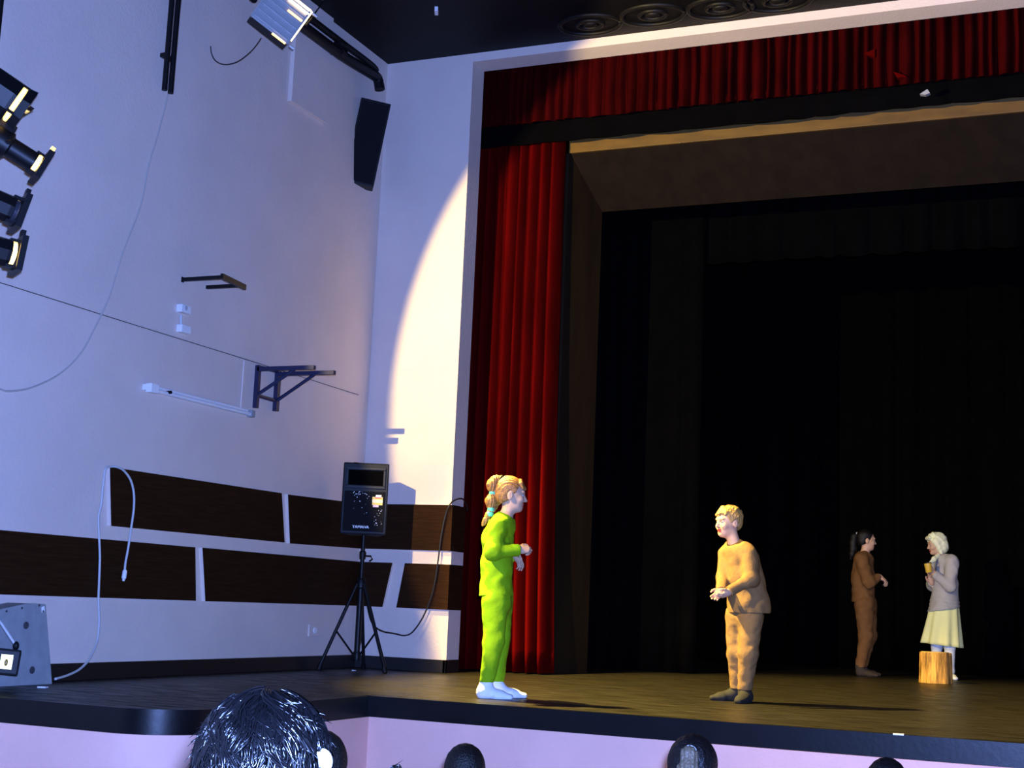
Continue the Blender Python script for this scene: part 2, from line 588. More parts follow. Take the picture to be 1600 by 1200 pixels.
def cloth(x0, x1, z0, z1, Y, folds, amp, nz=16, seed=0, flare=0.0, scallop=0.0, sub=10, sharp=1.4, th=0.012):
    r = np.random.default_rng(seed)
    n = folds * sub
    xs = np.linspace(0, 1, n + 1)
    # irregular pleats
    knots = np.cumsum(r.uniform(0.6, 1.4, folds + 1))
    knots = (knots - knots[0]) / (knots[-1] - knots[0])
    ph = np.interp(xs, knots, np.arange(folds + 1)) * 2 * math.pi
    am = np.interp(xs, np.linspace(0, 1, folds + 1), r.uniform(0.65, 1.25, folds + 1))
    wob = r.uniform(-1, 1, folds + 1)
    wv = np.interp(xs, np.linspace(0, 1, folds + 1), wob)
    v, f = [], []
    for side in (0, 1):
        for k in range(nz + 1):
            t = k / nz                              # 0 bottom, 1 top
            fl = flare * (1 - t) ** 4
            for i in range(n + 1):
                c = math.cos(ph[i] + 0.35 * wv[i] * (1 - t))
                s = math.copysign(abs(c) ** (1 / sharp), c)
                lobe = abs(math.sin(0.5 * ph[i] + 0.2 * wv[i] * (1 - t))) ** 0.75
                s = 1 - 2 * lobe
                y = Y + amp * am[i] * s * (0.8 + 0.35 * (1 - t)) + side * th
                x = x0 + (x1 - x0) * xs[i] + fl * (xs[i] - 0.3) + 0.01 * wv[i] * math.sin(5 * t)
                z = z0 + (z1 - z0) * t + (scallop * (0.5 + 0.5 * s) * (1 - t)) + 0.006 * (1 - t) * wv[i]
                v.append((x, y, z))
    N = n + 1
    B = N * (nz + 1)
    for k in range(nz):
        for i in range(n):
            a = k * N + i
            f.append((a, a + 1, a + N + 1, a + N))
            f.append((B + a, B + a + N, B + a + N + 1, B + a + 1))
    for i in range(n):
        f.append((i, B + i, B + i + 1, i + 1))
        a = nz * N + i
        f.append((a, a + 1, B + a + 1, B + a))
    for k in range(nz):
        a = k * N
        f.append((a, a + N, B + a + N, B + a))
        a = k * N + n
        f.append((a, B + a, B + a + N, a + N))
    mb = MB()
    mb.add(v, f)
    return mb


xr = onY(862, 700, 12.03)[0]
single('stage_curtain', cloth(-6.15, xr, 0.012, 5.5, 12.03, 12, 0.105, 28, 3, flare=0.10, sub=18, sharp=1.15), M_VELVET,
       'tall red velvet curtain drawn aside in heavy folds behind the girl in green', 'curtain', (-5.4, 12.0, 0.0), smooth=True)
# valance: bottom follows the photograph's hem height
zv = onY(1010, 176, 11.7)[2]
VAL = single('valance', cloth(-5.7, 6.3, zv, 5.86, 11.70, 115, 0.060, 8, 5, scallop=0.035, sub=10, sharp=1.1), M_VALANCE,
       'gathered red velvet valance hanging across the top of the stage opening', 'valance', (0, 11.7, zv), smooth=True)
# black border hanging just behind the valance
zb = onY(1000, 209, 11.83)[2]
single('black_border', cloth(-5.6, 6.3, zb, 5.8, 11.84, 30, 0.012, 6, 9, scallop=0.02), M_BLACKCLOTH,
       'black border cloth hanging behind the lower edge of the red valance', 'border curtain', (0, 11.83, zb), smooth=True)
# portal: a splayed leg and a header
YF = 12.22
fb, ft = onY(862, 1056, YF), onY(886, 240, YF)
YB = YF + 0.55
bb, bt = onY(915, 1055, YB), onY(943, 331, YB)
t = Thing('stage_portal', (fb[0], YF, 0), 'brown board portal framing the stage inside the red curtain', 'portal')
xf = (fb[0] + ft[0]) / 2
xb = (bb[0] + bt[0]) / 2
leg_poly = [(xf, YF, 0), (xb, YB, 0), (xb - 0.25, YB, 0), (xf - 0.35, YF, 0)]
t.part('leg', MB().prism(leg_poly, (0, 0, ft[2])), M_PORTALLEG, bevel=0.003)
xr2 = 5.2
leg_poly = [(xr2, YF, 0), (xr2 + .35, YF, 0), (xr2 + .2, YB, 0), (xr2 - .05, YB, 0)]
t.part('leg', MB().prism(leg_poly, (0, 0, ft[2])), M_PORTALLEG, bevel=0.003)
zfl = ft[2]
hdr = [(xf, YF + 0.02, zfl), (xf, YB, bt[2]), (xf, YB, bt[2] + 0.5), (xf, YF + 0.02, zfl + 0.4)]
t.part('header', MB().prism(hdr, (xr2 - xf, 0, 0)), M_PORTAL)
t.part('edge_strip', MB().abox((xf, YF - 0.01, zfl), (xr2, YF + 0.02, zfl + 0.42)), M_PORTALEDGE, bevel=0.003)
# black legs and the backdrop
xl1 = onZ(1077, 1054, 0)
single('black_leg_curtain', cloth(-5.6, xl1[0], 0.005, 5.2, xl1[1] + 0.2, 7, 0.03, 8, 11), M_BLACKCLOTH,
       'narrow black leg curtain standing beside the brown portal', 'curtain', (-4.5, xl1[1] + 0.2, 0), smooth=True)
single('backdrop_curtain', cloth(-6.4, 6.4, 0.005, 6.4, 18.3, 40, 0.06, 8, 12), M_BLACKCLOTH,
       'wide black backdrop curtain across the rear of the stage', 'curtain', (0, 18.3, 0), smooth=True)
single('black_upper_border', cloth(-6.0, 6.3, 4.25, 6.4, 14.2, 40, 0.04, 6, 14, scallop=0.05), M_BLACKCLOTH,
       'black upper border cloth hanging inside behind the portal header', 'border curtain', (0, 14.2, 4.2), smooth=True)
# two red cloth tips caught on the valance and a small clip
for nm_, m_, px in (('folded_tip', M_VELVET, [(1350, 84), (1367, 76), (1367, 89)]), ('folded_tip', M_VELVET, [(1396, 112), (1412, 117), (1417, 120), (1402, 121)]),
                    ('hem_clip', M_SILVER, [(1437, 147), (1449, 139), (1453, 145), (1446, 148)])):
    mb = MB().prism([onY(u, v, 11.63) for u, v in px], (0, 0.05, 0))
    o = mesh_obj(nm_, mb.v, mb.f, m_, mb.m, VAL.location)
    o.location = (0, 0, 0)
    o.parent = VAL
    o['label'] = 'small silvery clip at the hem' if nm_ == 'hem_clip' else 'brighter folded cloth tip'
p = onZ(682, 17, H - 0.02)
mb = MB().box(p, (0.014, 0.006, 0), (-0.02, 0.045, 0), (0, 0, 0.02))
single('ceiling_sensor', mb, M_WHITE, 'tiny white fitting on the dark ceiling', 'sensor', p, bevel=0.004)

# ------------------------------------------------------------------ things on the left wall
# pair of vertical black pipes
for i, (ut, ub, vb, lab) in enumerate(((272, 257, 141, 'vertical black wall pipe with the shorter lower end of the pair'), (281.5, 266.5, 146, 'vertical black wall pipe reaching lower of the pair'))):
    bpt = onX(ub, vb, XW + 0.05)
    top = A([bpt[0], bpt[1], H])
    t = Thing('wall_pipe', bpt, lab, 'pipe', 'pair of vertical black pipes')
    t.part('pipe_body', MB().cyl(bpt, top, 0.021, n=12), M_BLACKM, smooth='angle')
    for zz in (0.25, 0.85):
        t.part('bracket', MB().abox((XW, bpt[1] - .02, bpt[2] + zz), (XW + .05, bpt[1] + .02, bpt[2] + zz + .03)), M_BLACKM)
pts = [(283, 0), (275, 60), (266, 120), (262, 150), (245, 215), (232, 260), (220, 320), (203, 365), (190, 400), (178, 440), (166, 475), (150, 508), (126, 552), (92, 585), (48, 606), (15, 611), (0, 608), (-30, 595)]
single('hanging_cable', MB().tube(spline([onX(u, v, XW + 0.015) for u, v in pts], 5), 0.006, 6), M_CABLEW,
       'thin pale cable looping down the wall from the black pipes', 'cable', onX(150, 508, XW), smooth=True)
# diagonal pipes under the ceiling
xp = XW + 0.13
for i, (r, px, lab) in enumerate(((0.030, [(430, -12), (482, 27), (540, 71), (583, 104), (594, 110)], 'slim upper black pipe running under the ceiling into the corner'),
                                  (0.048, [(430, 10), (478, 45), (535, 87), (580, 115), (590, 123), (593, 134)], 'thick lower black pipe with a down-turned elbow under the ceiling'))):
    P = [onX(u, v, xp) for u, v in px[:-1]]
    P.append(P[-1] + (A([0, 0.05, -0.06]) if i else A([0.0, 0.05, -0.04])))
    if i:
        P[-1] = P[-2] + A([0.02, 0.02, -0.10])
    t = Thing('ceiling_pipe', P[0], lab, 'pipe', 'pipes under the ceiling')
    t.part('pipe_body', MB().tube(spline(P, 4), r, 12), M_BLACKM, smooth='angle')
    q = onX(531, 68 if i == 0 else 82, xp)
    t.part('collar', MB().cyl(q - A([0, .04, 0]), q + A([0, .04, 0]), r * 1.25, n=12), M_BLACKM, smooth='angle')
    t.part('hanger', MB().abox((XW, q[1] - .015, q[2] - .01), (xp, q[1] + .015, q[2] + .01)), M_BLACKM)
# straight wall cable
single('wall_cable', MB().tube([onX(u, v, XW + 0.006) for u, v in ((-40, 429), (200, 504.5), (405, 568), (560, 617))], 0.0028, 5), M_BCABLE,
       'thin dark cable run straight across the wall under the white boxes', 'cable', onX(300, 536, XW))
# upper bracket
w1, w2 = onX(285, 437, XW), onX(323, 449, XW)
t = Thing('speaker_bracket', w1, 'empty black bracket of two arms and a plate above the white boxes', 'bracket')


def arm_to(wp, u):
    # end x so that the arm ends at column u
    for x in np.arange(XW, XW + 1.5, 0.005):
        q = CM @ (A([x, wp[1], wp[2]]) - CAM)
        if 800 + FPX * q[0] / q[2] >= u:
            return A([x, wp[1], wp[2]])
    return A([XW + 0.6, wp[1], wp[2]])


e1, e2 = arm_to(w1, 350), arm_to(w2, 376)
t.part('arm', MB().box((w1 + e1) / 2, (e1 - w1) / 2, (0, .012, 0), (0, 0, .013)), M_BLACKM)
t.part('arm', MB().box((w2 + e2) / 2, (e2 - w2) / 2, (0, .012, 0), (0, 0, .013)), M_BLACKM)
dv = norm(e2 - e1)
t.part('plate', MB().box((e1 + e2) / 2 + dv * 0.02, (e2 - e1) / 2 + dv * .06, (0.012, 0, 0), (0, 0, .019)), M_BLACKM)
t.part('wall_plate', MB().abox((XW, w1[1] - .014, w1[2] - .02), (XW + .006, w1[1] + .014, w1[2] + .02)), M_BLACKM)
# two white boxes and their link
for v0, v1, lab in ((475, 492, 'white junction box with a round knockout, upper of two on the wall'), (506.5, 523, 'plain white junction box just below the other one')):
    a, b = onX(276, v0, XW), onX(289.5, v1, XW)
    t = Thing('junction_box', (XW, a[1], b[2]), lab, 'junction box', 'white wall boxes')
    t.part('case', MB().abox((XW, a[1], b[2]), (XW + .05, b[1], a[2])), M_WHITE, bevel=0.006)
    cc = A([XW + .05, (a[1] * .6 + b[1] * .4), (a[2] * .6 + b[2] * .4)])
    if v0 == 475:
        t.part('knockout', MB().cyl(cc, cc + A([.006, 0, 0]), .018, n=14), M_CABLE)
        q1, q2 = onX(283, 492, XW + .02), onX(283, 507, XW + .02)
        t.part('link_pipe', MB().cyl(q1, q2, .012, n=8), M_CABLE)
# white conduit
q1, q2 = onX(382, 563, XW + .012), onX(378, 641, XW + .012)
q2 = A([q1[0], q1[1], q2[2]])
single('wall_conduit', MB().box((q1 + q2) / 2, (.006, 0, 0), (0, .008, 0), (q2 - q1) / 2), M_WALL, 'short white vertical conduit between the wall cable and the tube light', 'conduit', q2, bevel=0.003)
# fluorescent batten
a0, a1 = onX(222, 607, XW), onX(386, 646, XW)
zc = (a0[2] + a1[2]) / 2
t = Thing('tube_light', (XW, a0[1], zc), 'unlit white fluorescent tube light on the wall below the white boxes', 'light')
t.part('batten', MB().abox((XW, a0[1], zc - .015), (XW + .04, a1[1], zc + .028)), M_WHITE, bevel=0.005)
t.part('tube', MB().cyl((XW + .06, a0[1] + .06, zc - .008), (XW + .06, a1[1] - .05, zc - .008), .013, n=10), M_WHITE, smooth='angle')
t.part('end_cap', MB().abox((XW + .03, a0[1], zc - .03), (XW + .08, a0[1] + .09, zc + .034)), M_WHITE, bevel=0.006)
t.part('end_cap', MB().abox((XW + .03, a1[1] - .05, zc - .03), (XW + .08, a1[1], zc + .026)), M_GREYBOX, bevel=0.006)
q = onX(260, 620, XW + 0.05)
t.part('starter', MB().cyl((XW + .05, q[1], zc + .0), (XW + .09, q[1], zc + .0), .012, n=8), M_BLACK)
# navy bracket frame
t = Thing('wall_bracket', onX(400, 637, XW), 'dark navy steel bracket frame with two diagonal braces on the wall', 'bracket')
for (ut, vt, vb, ue, vbr, thk) in ((404, 571, 638, 491, 619, .018), (435, 579, 643, 523, 628, .022)):
    wt, wb = onX(ut, vt, XW + .02), onX(ut - 3, vb, XW + .02)
    wb = A([wt[0], wt[1], wb[2]])
    t.part('upright', MB().box((wt + wb) / 2, (.018, 0, 0), (0, thk, 0), (wt - wb) / 2), M_NAVY)
    wa = wt - A([0, 0, .03])
    e = arm_to(wa, ue)
    t.part('arm', MB().box((wa + e) / 2, (e - wa) / 2, (0, .018, 0), (0, 0, .016)), M_NAVY)
    br0 = A([wt[0], wt[1], onX(ut - 2, vbr, XW)[2]])
    br1 = wa + (e - wa) * 0.68
    t.part('brace', MB().tube([br0, br1], .014, 6), M_NAVY)
    t_last = (wt, wb, br0)
    if ut == 404:
        first = (wt, wb, br0)
t.part('crossbar', MB().tube([first[0] - A([0, 0, .01]), t_last[0] - A([0, 0, .01])], .016, 6), M_NAVY)
t.part('crossbar', MB().tube([first[2], t_last[2]], .016, 6), M_NAVY)
# white cable over the panels
c1 = [(195, 893), (196, 880), (200, 858), (205, 825), (209, 795), (209, 770), (204, 750), (194, 736), (184, 730), (174, 729), (165, 733), (161, 760), (158, 790), (154, 808), (155, 840), (156, 870), (155, 905), (154, 935), (155, 970), (153, 995), (147, 1015), (138, 1032), (124, 1046), (106, 1055), (86, 1061)]
P = [onX(u, v, XW + 0.045 + (0.02 if i < 9 else 0)) for i, (u, v) in enumerate(c1)]
for i in range(len(P) - 5, len(P)):
    k = i - (len(P) - 6)
    P[i] = onX(*c1[i], XW + 0.045 + 0.03 * k)
    P[i][2] = max(P[i][2], 0.012)
t = Thing('lead_cable', P[-1], 'pale cable hooked over the dark panel corner with its plug dangling', 'cable')
t.part('cable', MB().tube(spline(P, 5), 0.008, 8), M_CABLE, smooth=True)
t.part('plug', MB().lathe(P[0] + A([0, 0, .0]), (0, -.1, -1), [(-.01, .012), (.0, .016), (.045, .016), (.05, .011), (.065, .008)], 10), M_WHITE, smooth='angle')
# wall socket
a = onX(488, 985, XW)
t = Thing('wall_socket', a, 'small white socket on the wall low beside the speaker stand', 'socket')
t.part('faceplate', MB().abox((XW, a[1] - .07, a[2] - .05), (XW + .012, a[1] + .06, a[2] + .05)), M_WALL, bevel=0.004)
t.part('outlet', MB().cyl(a + A([.01, .02, 0]), a + A([.02, .02, 0]), .026, n=14), M_WHITE)

# ------------------------------------------------------------------ stage lamps on the left bank


def stage_lamp(P, aim, r, L, frame, lab, lens=M_LENS, style='can', hood=False):
    a = norm(aim)
    side = norm(np.cross(a, A([0, 0, 1.0])))
    up = np.cross(side, a)
    P = A(P, float)                             # front of the barrel
    t = Thing('stage_lamp', P - a * L * .5, lab, 'stage lamp', 'lamps on the left lamp bank')
    if style == 'can':
        mb = MB().lathe(P, a, [(-L, r * .75), (-L * .97, r * .9), (-L * .8, r), (-.02, r), (-.0, r * .97)], 8)
        t.part('body', mb, M_BLACKM, bevel=0.0)
    else:
        mb = MB().lathe(P, a, [(-L, r * 1.05), (-L * .98, r * 1.3), (-L * .45, r * 1.3), (-L * .42, r * .95), (-.0, r * .95)], 18)
        t.part('body', mb, M_BLACKM, smooth='angle')
        c = P - a * L * .72
        h = t.part('lamp_house', MB().box(c + up * r * 1.0, a * L * .24, side * r * .8, up * r * .75), M_BLACKM, bevel=0.008)
        for k in range(5):
            cc = c + up * r * 1.75 + a * (k - 2) * L * .09
            t.part('cooling_fin', MB().box(cc, a * .006, side * r * .7, up * .012), M_BLACKM, parent=h)
    # lens shows through the gap in front of the barrel
    mb = MB().lathe(P, a, [(.0, r * .8), (.006, r * .90), (.022, r * .90), (.03, r * .5)], 24)
    t.part('lens', mb, lens, smooth='angle', label='glowing warm lens')
    if hood:
        # eight sided front hood, open in the middle, held off the barrel by struts
        mb = MB()
        for k in range(8):
            t0, t1 = 2 * math.pi * k / 8, 2 * math.pi * (k + 1) / 8
            e0, e1 = side * math.cos(t0) + up * math.sin(t0), side * math.cos(t1) + up * math.sin(t1)
            q0, q1 = P + a * .028, P + a * .075
            mb.prism([q0 + e0 * r * .98, q0 + e1 * r * .98, q1 + e1 * r * 1.05, q1 + e0 * r * 1.05], -(e0 + e1) * .006)
        g = t.part('front_hood', mb, M_BLACKM)
        for th in (.8, 2.4, 3.9, 5.5):
            e0 = side * math.cos(th) + up * math.sin(th)
            t.part('strut', MB().box(P + e0 * r * .95 + a * .014, a * .022, np.cross(a, e0) * .008, e0 * .004), M_BLACKM, parent=g)
    else:
        # square filter frame, an open plate
        fr = frame
        q = P + a * .045
        mb = MB()
        for sgn in (-1, 1):
            mb.box(q + side * sgn * fr * .88, a * .016, side * fr * .12, up * fr)
            mb.box(q + up * sgn * fr * .88, a * .016, side * fr * .76, up * fr * .12)
        g = t.part('filter_frame', mb, M_BLACKM)
        t.part('frame_clip', MB().box(q + up * (fr + .02), a * .012, side * .02, up * .025), M_BLACKM, parent=g)
        for sgn in (-1, 1):
            t.part('frame_arm', MB().box(P + up * sgn * r * .93 + a * .02, a * .035, side * r * .4, up * .008), M_BLACKM, parent=g)
    # yoke
    c = P - a * L * .45
    rr = r * (1.35 if style != 'can' else 1.12)
    hz = norm(np.cross(A([0, 0, 1.0]), a))
    back = norm(A([-1.0, -.25, 0.0]))
    t.part('yoke', MB().tube([c + hz * rr, c + hz * (rr + .02) + back * .12, c - hz * (rr + .02) + back * .12, c - hz * rr], .014, 6), M_BLACKM)
    t.part('clamp', MB().box(c + back * .17, back * .06, (0, 0, .03), hz * .03), M_BLACKM)
    return t


axv = lambda el, az=26: A([math.sin(math.radians(az)) * math.cos(math.radians(el)), math.cos(math.radians(az)) * math.cos(math.radians(el)), math.sin(math.radians(el))])
XL = -5.32
lamp1 = stage_lamp(onX(21, 160, XL), axv(-26, 38), .120, .42, .0, 'large black can lamp at the top of the lamp bank with a curved lit crescent', M_LENS, hood=True)
d_ = norm(A([SPOT_AX[0], SPOT_AX[1], 0]))
s_ = A([-d_[1], d_[0], 0])
lamp1.part('added_beam_blade', MB().box(SPOT_L + d_ * .036 + A([0, 0, -.0155]), d_ * .012 + A([0, 0, -.004]), s_ * .085, (0, 0, .002)), M_BLACKM)  # added blade inside the hood, cuts off the lower part of the beam
stage_lamp(onX(53, 254, XL), axv(-24, 36), .060, .34, .085, 'black profile lamp with cooling fins second from the top of the bank', M_LENS, 'profile')
stage_lamp(onX(18, 328, XL), axv(-14, 34), .075, .30, .095, 'black lamp with a pale grey reflection, third down the lamp bank', mat('unlit_lens', (.03, .03, .04), .2), 'can')
stage_lamp(onX(15, 396, XL), axv(-6, 34), .075, .34, .095, 'lowest black lamp of the bank with a narrow lit slit', M_LENS, 'can')
pb = onX(-32, 300, XL - .15)
t = Thing('lamp_bar', (pb[0], pb[1], 2.2), 'vertical black bar that carries the bank of lamps', 'bar')
t.part('bar', MB().cyl((pb[0], pb[1], 2.0), (pb[0], pb[1], 4.2), .024, n=12), M_BLACKM, smooth='angle')
for z in (2.2, 3.9):
    t.part('wall_arm', MB().box(((XW + pb[0]) / 2, pb[1], z), ((pb[0] - XW) / 2, 0, 0), (0, .02, 0), (0, 0, .02)), M_BLACKM)

# silver flood lamp near the ceiling
XF = -5.75
c = onX(439, 21.5, XF)
vdir = norm(CAM - c)
dist_ = CM[2] @ (c - CAM)
pxv = lambda du, dv: (CM[0] * du - CM[1] * dv) * dist_ / FPX       # an image offset as a world vector
ea = norm(pxv(57, 40))
eb = norm(pxv(39, -53))
la, lb = np.linalg.norm(pxv(57, 40)), np.linalg.norm(pxv(39, -53)) * 1.06
en = norm(vdir + .36 * eb)
eb = norm(eb - en * (eb @ en))
ea = norm(ea - en * (ea @ en) - eb * (ea @ eb))
t = Thing('flood_lamp', c, 'silver ribbed flood lamp with glowing edges hung up by the ceiling', 'flood lamp')
ha, hb, dp = la / 2, lb / 2, .15
hs = t.part('housing', MB().box(c - en * dp / 2, ea * ha, eb * hb, en * dp / 2), M_BLACKM, bevel=0.008)
bk = t.part('back_plate', MB().box(c + en * .004, ea * ha * .97, eb * hb * .97, en * .006), M_SILVER, bevel=0.003)
for k in range(6):
    o_ = -0.82 + 0.33 * k
    t.part('rib', MB().box(c + en * .014 + eb * hb * o_, ea * ha * .93, eb * hb * .045, en * .010), M_SILVER, parent=bk, bevel=0.003)
for sg in (-1, 1):
    t.part('side_flange', MB().box(c + en * .012 + ea * ha * sg * .97, ea * ha * .045, eb * hb, en * .016), M_SILVER, parent=bk)
t.part('light_slot', MB().box(c + en * .006 + ea * ha * 1.04 + eb * hb * .12, ea * ha * .035, eb * hb * .84, en * .012), M_SLOT, label='white hot light leak along the edge')
t.part('light_slot', MB().box(c + en * .02 + eb * hb * .93 + ea * ha * .45, ea * ha * .55, eb * hb * .045, en * .008), M_SLOT, label='white hot light leak along the edge')
t.part('light_slot', MB().box(c + en * .02 + eb * hb * .74 + ea * ha * .45, ea * ha * .55, eb * hb * .035, en * .008), M_SLOT, label='white hot light leak along the edge')
t.part('light_slot', MB().box(c + en * .02 + eb * hb * .30 + ea * ha * .55, ea * ha * .40, eb * hb * .035, en * .006), M_LENSDIM, label='dim amber light leak')
t.part('light_slot', MB().box(c + en * .004 - eb * hb * 1.0 + ea * ha * .55, ea * ha * .36, eb * hb * .025, en * .012), M_LENSDIM, label='amber light leak')
t.part('knob', MB().lathe(c - ea * (ha + .045) + eb * hb * -.25, -ea, [(-.02, .01), (0, .026), (.03, .026), (.035, .015)], 10), M_BLACK, smooth='angle')
for q in (-.95, .95):
    t.part('bolt', MB().cyl(c + ea * (ha + .02) + eb * hb * q, c + ea * (ha + .06) + eb * hb * q, .012, n=8), M_SILVER)
yk = [c + eb * hb * .3 - ea * (ha + .03), c + eb * (hb + .15) - ea * (ha + .03) - en * .05, c + eb * (hb + .15) + ea * (ha + .03) - en * .05, c + eb * hb * .3 + ea * (ha + .03)]
t.part('yoke', MB().tube(yk, .012, 6), M_BLACKM)
t.part('hanger', MB().tube([(yk[1] + yk[2]) / 2, A([((yk[1] + yk[2]) / 2)[0], ((yk[1] + yk[2]) / 2)[1], H])], .015, 6), M_BLACKM)
single('lamp_cable', MB().tube(spline([onX(u, v, x) for u, v, x in ((408, 60, XF - .02), (398, 74, -5.9), (386, 86, -6.05), (370, 97, -6.15), (352, 101, XW + .03), (338, 96, XW + .02), (331, 85, XW + .01), (329, 72, XW + .01))], 6), .005, 6), M_BCABLE,
       'thin dark cable drooping from the silver flood lamp to the wall', 'cable', onX(352, 101, XW), smooth=True)

# column loudspeaker in the corner
ys = 10.86
q0, q1, q2, q3 = onY(567, 157, ys), onY(607, 166, ys), onY(580, 295, ys), onY(539, 287, ys)
c = (q0 + q1 + q2 + q3) / 4
eu = norm((q0 + q1) / 2 - (q2 + q3) / 2)
toc = norm(CAM - c)
er = norm(np.cross(eu, toc) * -1)
if np.dot(er, CM[0]) < 0:
    er = -er
en = np.cross(er, eu)
if np.dot(en, toc) < 0:
    en = -en
hh = np.linalg.norm((q0 + q1) / 2 - (q2 + q3) / 2) / 2
hw = np.linalg.norm(q1 - q0) / 2 * .97
t = Thing('wall_speaker', c - eu * hh, 'tilted black column loudspeaker mounted high in the wall corner', 'speaker')
t.part('cabinet', MB().box(c, er * hw, eu * hh, en * .10), M_BLACK, bevel=0.008)
t.part('grille', MB().box(c + en * .10, er * hw * .88, eu * hh * .94, en * .008), M_GRILLE)
bl = onY(547, 195, ys)
mb = MB().box(c - er * (hw + .035) + eu * hh * .42, er * .045, eu * .065, en * .05)
t.part('bracket', mb, M_BLACKM, bevel=0.006)
mb = MB().box(c - er * (hw + .008) - eu * hh * .52, er * .03, eu * hh * .16, en * .05)
t.part('bracket', mb, M_BLACKM, bevel=0.006)
t.part('mount_arm', MB().tube([c - en * .08 + eu * hh * .3, A([XW, c[1] + .1, (c + eu * hh * .3)[2]])], .018, 8), M_BLACKM)

# ------------------------------------------------------------------ PA speaker and its stand
fl, frt = onZ(498, 1047, 0), onZ(602, 1052, 0)
mid = (fl + frt) / 2
dfeet = frt - fl
nperp = norm(A([-dfeet[1], dfeet[0], 0]))
R0 = np.linalg.norm(dfeet) / math.sqrt(3)
hub = mid + nperp * R0 * .5
ft3 = hub + nperp * R0
ptop = onY(553, 836, hub[1])
ptop = A([hub[0], hub[1], ptop[2]])
zsp0 = ptop[2]
t = Thing('speaker_stand', (hub[0], hub[1], 0), 'black tripod speaker stand on the stage in the wall corner', 'speaker stand')
t.part('pole', MB().cyl((hub[0], hub[1], .10), (hub[0], hub[1], .72), .026, n=12).cyl((hub[0], hub[1], .72), (hub[0], hub[1], zsp0 + .02), .018, n=12), M_BLACKM, smooth='angle')
zc_ = onY(553, 912, hub[1])[2]
t.part('collar', MB().lathe((hub[0], hub[1], zc_), (0, 0, 1), [(-.04, .03), (-.03, .04), (.03, .04), (.05, .03)], 14), M_BLACKM, smooth='angle')
zk_ = onY(555, 868, hub[1])[2]
co = t.part('collar', MB().lathe((hub[0], hub[1], zk_), (0, 0, 1), [(-.03, .026), (.03, .03), (.04, .022)], 12), M_BLACKM, smooth='angle')
rt = A([.918, .396, 0])
kp = A([hub[0], hub[1], zk_])
t.part('knob', MB().tube([kp + rt * .02, kp + rt * .07, kp + rt * .085 - A([0, 0, .025]), kp + rt * .06 - A([0, 0, .045])], .008, 6), M_BLACKM, parent=co)
t.part('collar', MB().lathe((hub[0], hub[1], .12), (0, 0, 1), [(-.03, .03), (.03, .036), (.04, .03)], 12), M_BLACKM, smooth='angle')
for fp in (fl, frt, ft3):
    d = fp - A([hub[0], hub[1], 0])
    top = A([hub[0], hub[1], zc_]) + d * .10
    lg = t.part('leg', MB().tube([top, fp + A([0, 0, .02])], .015, 10), M_BLACKM, smooth='angle')
    t.part('rubber_foot', MB().tube([fp + A([0, 0, .045]) - d * .05, fp + A([0, 0, .002])], .022, 8), M_BLACK, parent=lg)
    m_ = top + (fp - top) * .55
    t.part('brace', MB().tube([m_, A([hub[0], hub[1], .12]) + d * .06], .008, 6), M_BLACKM)
# cabinet
tl, tr, br_, bl_ = [onY(u, v, hub[1] - .17) for u, v in ((528, 723), (600, 729), (592.5, 839), (524, 836))]
fc = (tl + tr + br_ + bl_) / 4
fwd = A([fc[0], fc[1], 0])
fwd = norm(-fwd)                                   # towards the audience
fwd = norm(A([fwd[0] * .85, fwd[1], 0]))
er = np.cross(A([0, 0, 1.0]), fwd)
eu = A([0, 0, 1.0])
hh = abs(((tl + tr) - (bl_ + br_))[2]) / 4
hw = .196
dp = .15
cc = A([hub[0], hub[1], zsp0 + hh]) + fwd * .02
t = Thing('pa_speaker', (cc[0], cc[1], zsp0), 'black loudspeaker with a yellow sticker raised on the tripod stand', 'speaker')
poly = [(-hw * .72, -dp), (hw * .72, -dp), (hw, dp), (-hw, dp)]
P3 = [cc + er * x + fwd * y - eu * hh for x, y in poly]
t.part('cabinet', MB().prism(P3, eu * 2 * hh), M_BLACK, bevel=0.012)
ff = cc + fwd * (dp + .004)
g = t.part('grille', MB().box(ff - eu * hh * .36, er * hw * .88, eu * hh * .56, fwd * .008), M_GRILLE, bevel=0.004)
mb = MB()
hz0, hz1 = .30, .88
for (x0, x1, z0, z1) in ((-.86, .86, .80, .88), (-.86, .86, .28, .36), (-.86, -.76, .36, .80), (.76, .86, .36, .80)):
    mb.box(ff + er * hw * (x0 + x1) / 2 + eu * hh * (z0 + z1) / 2, er * hw * (x1 - x0) / 2, eu * hh * (z1 - z0) / 2, fwd * .012)
t.part('horn_rim', mb, M_HORN, bevel=0.004)
t.part('horn_throat', MB().box(ff - fwd * .002 + eu * hh * .58, er * hw * .75, eu * hh * .21, fwd * .003), M_BLACKCLOTH)
# wear flecks on the grille
mb = MB()
for k in range(46):
    x, z = random.choice([(random.uniform(-.55, .1), random.uniform(.10, .20)), (random.uniform(.45, .8), random.uniform(-.75, -.2)), (random.uniform(-.6, .2), random.uniform(-.5, .15))])
    mb.box(ff + er * hw * x + eu * hh * z + fwd * .009, er * random.uniform(.001, .003), eu * random.uniform(.001, .004), fwd * .001)
fo = t.part('wear_flecks', mb, M_LETTER, parent=g)
fo['kind'] = 'stuff'
sc = ff + er * hw * .56 + eu * hh * -.06 + fwd * .010
stk = t.part('sticker', MB().box(sc, er * .044, eu * .034, fwd * .0015), M_STK_C, label='yellow and white price sticker')
t.part('sticker_band', MB().box(sc + eu * .022, er * .044, eu * .010, fwd * .002), M_STK_Y, parent=stk)
t.part('sticker_band', MB().box(sc - eu * .024, er * .044, eu * .009, fwd * .002), M_STK_Y, parent=stk)
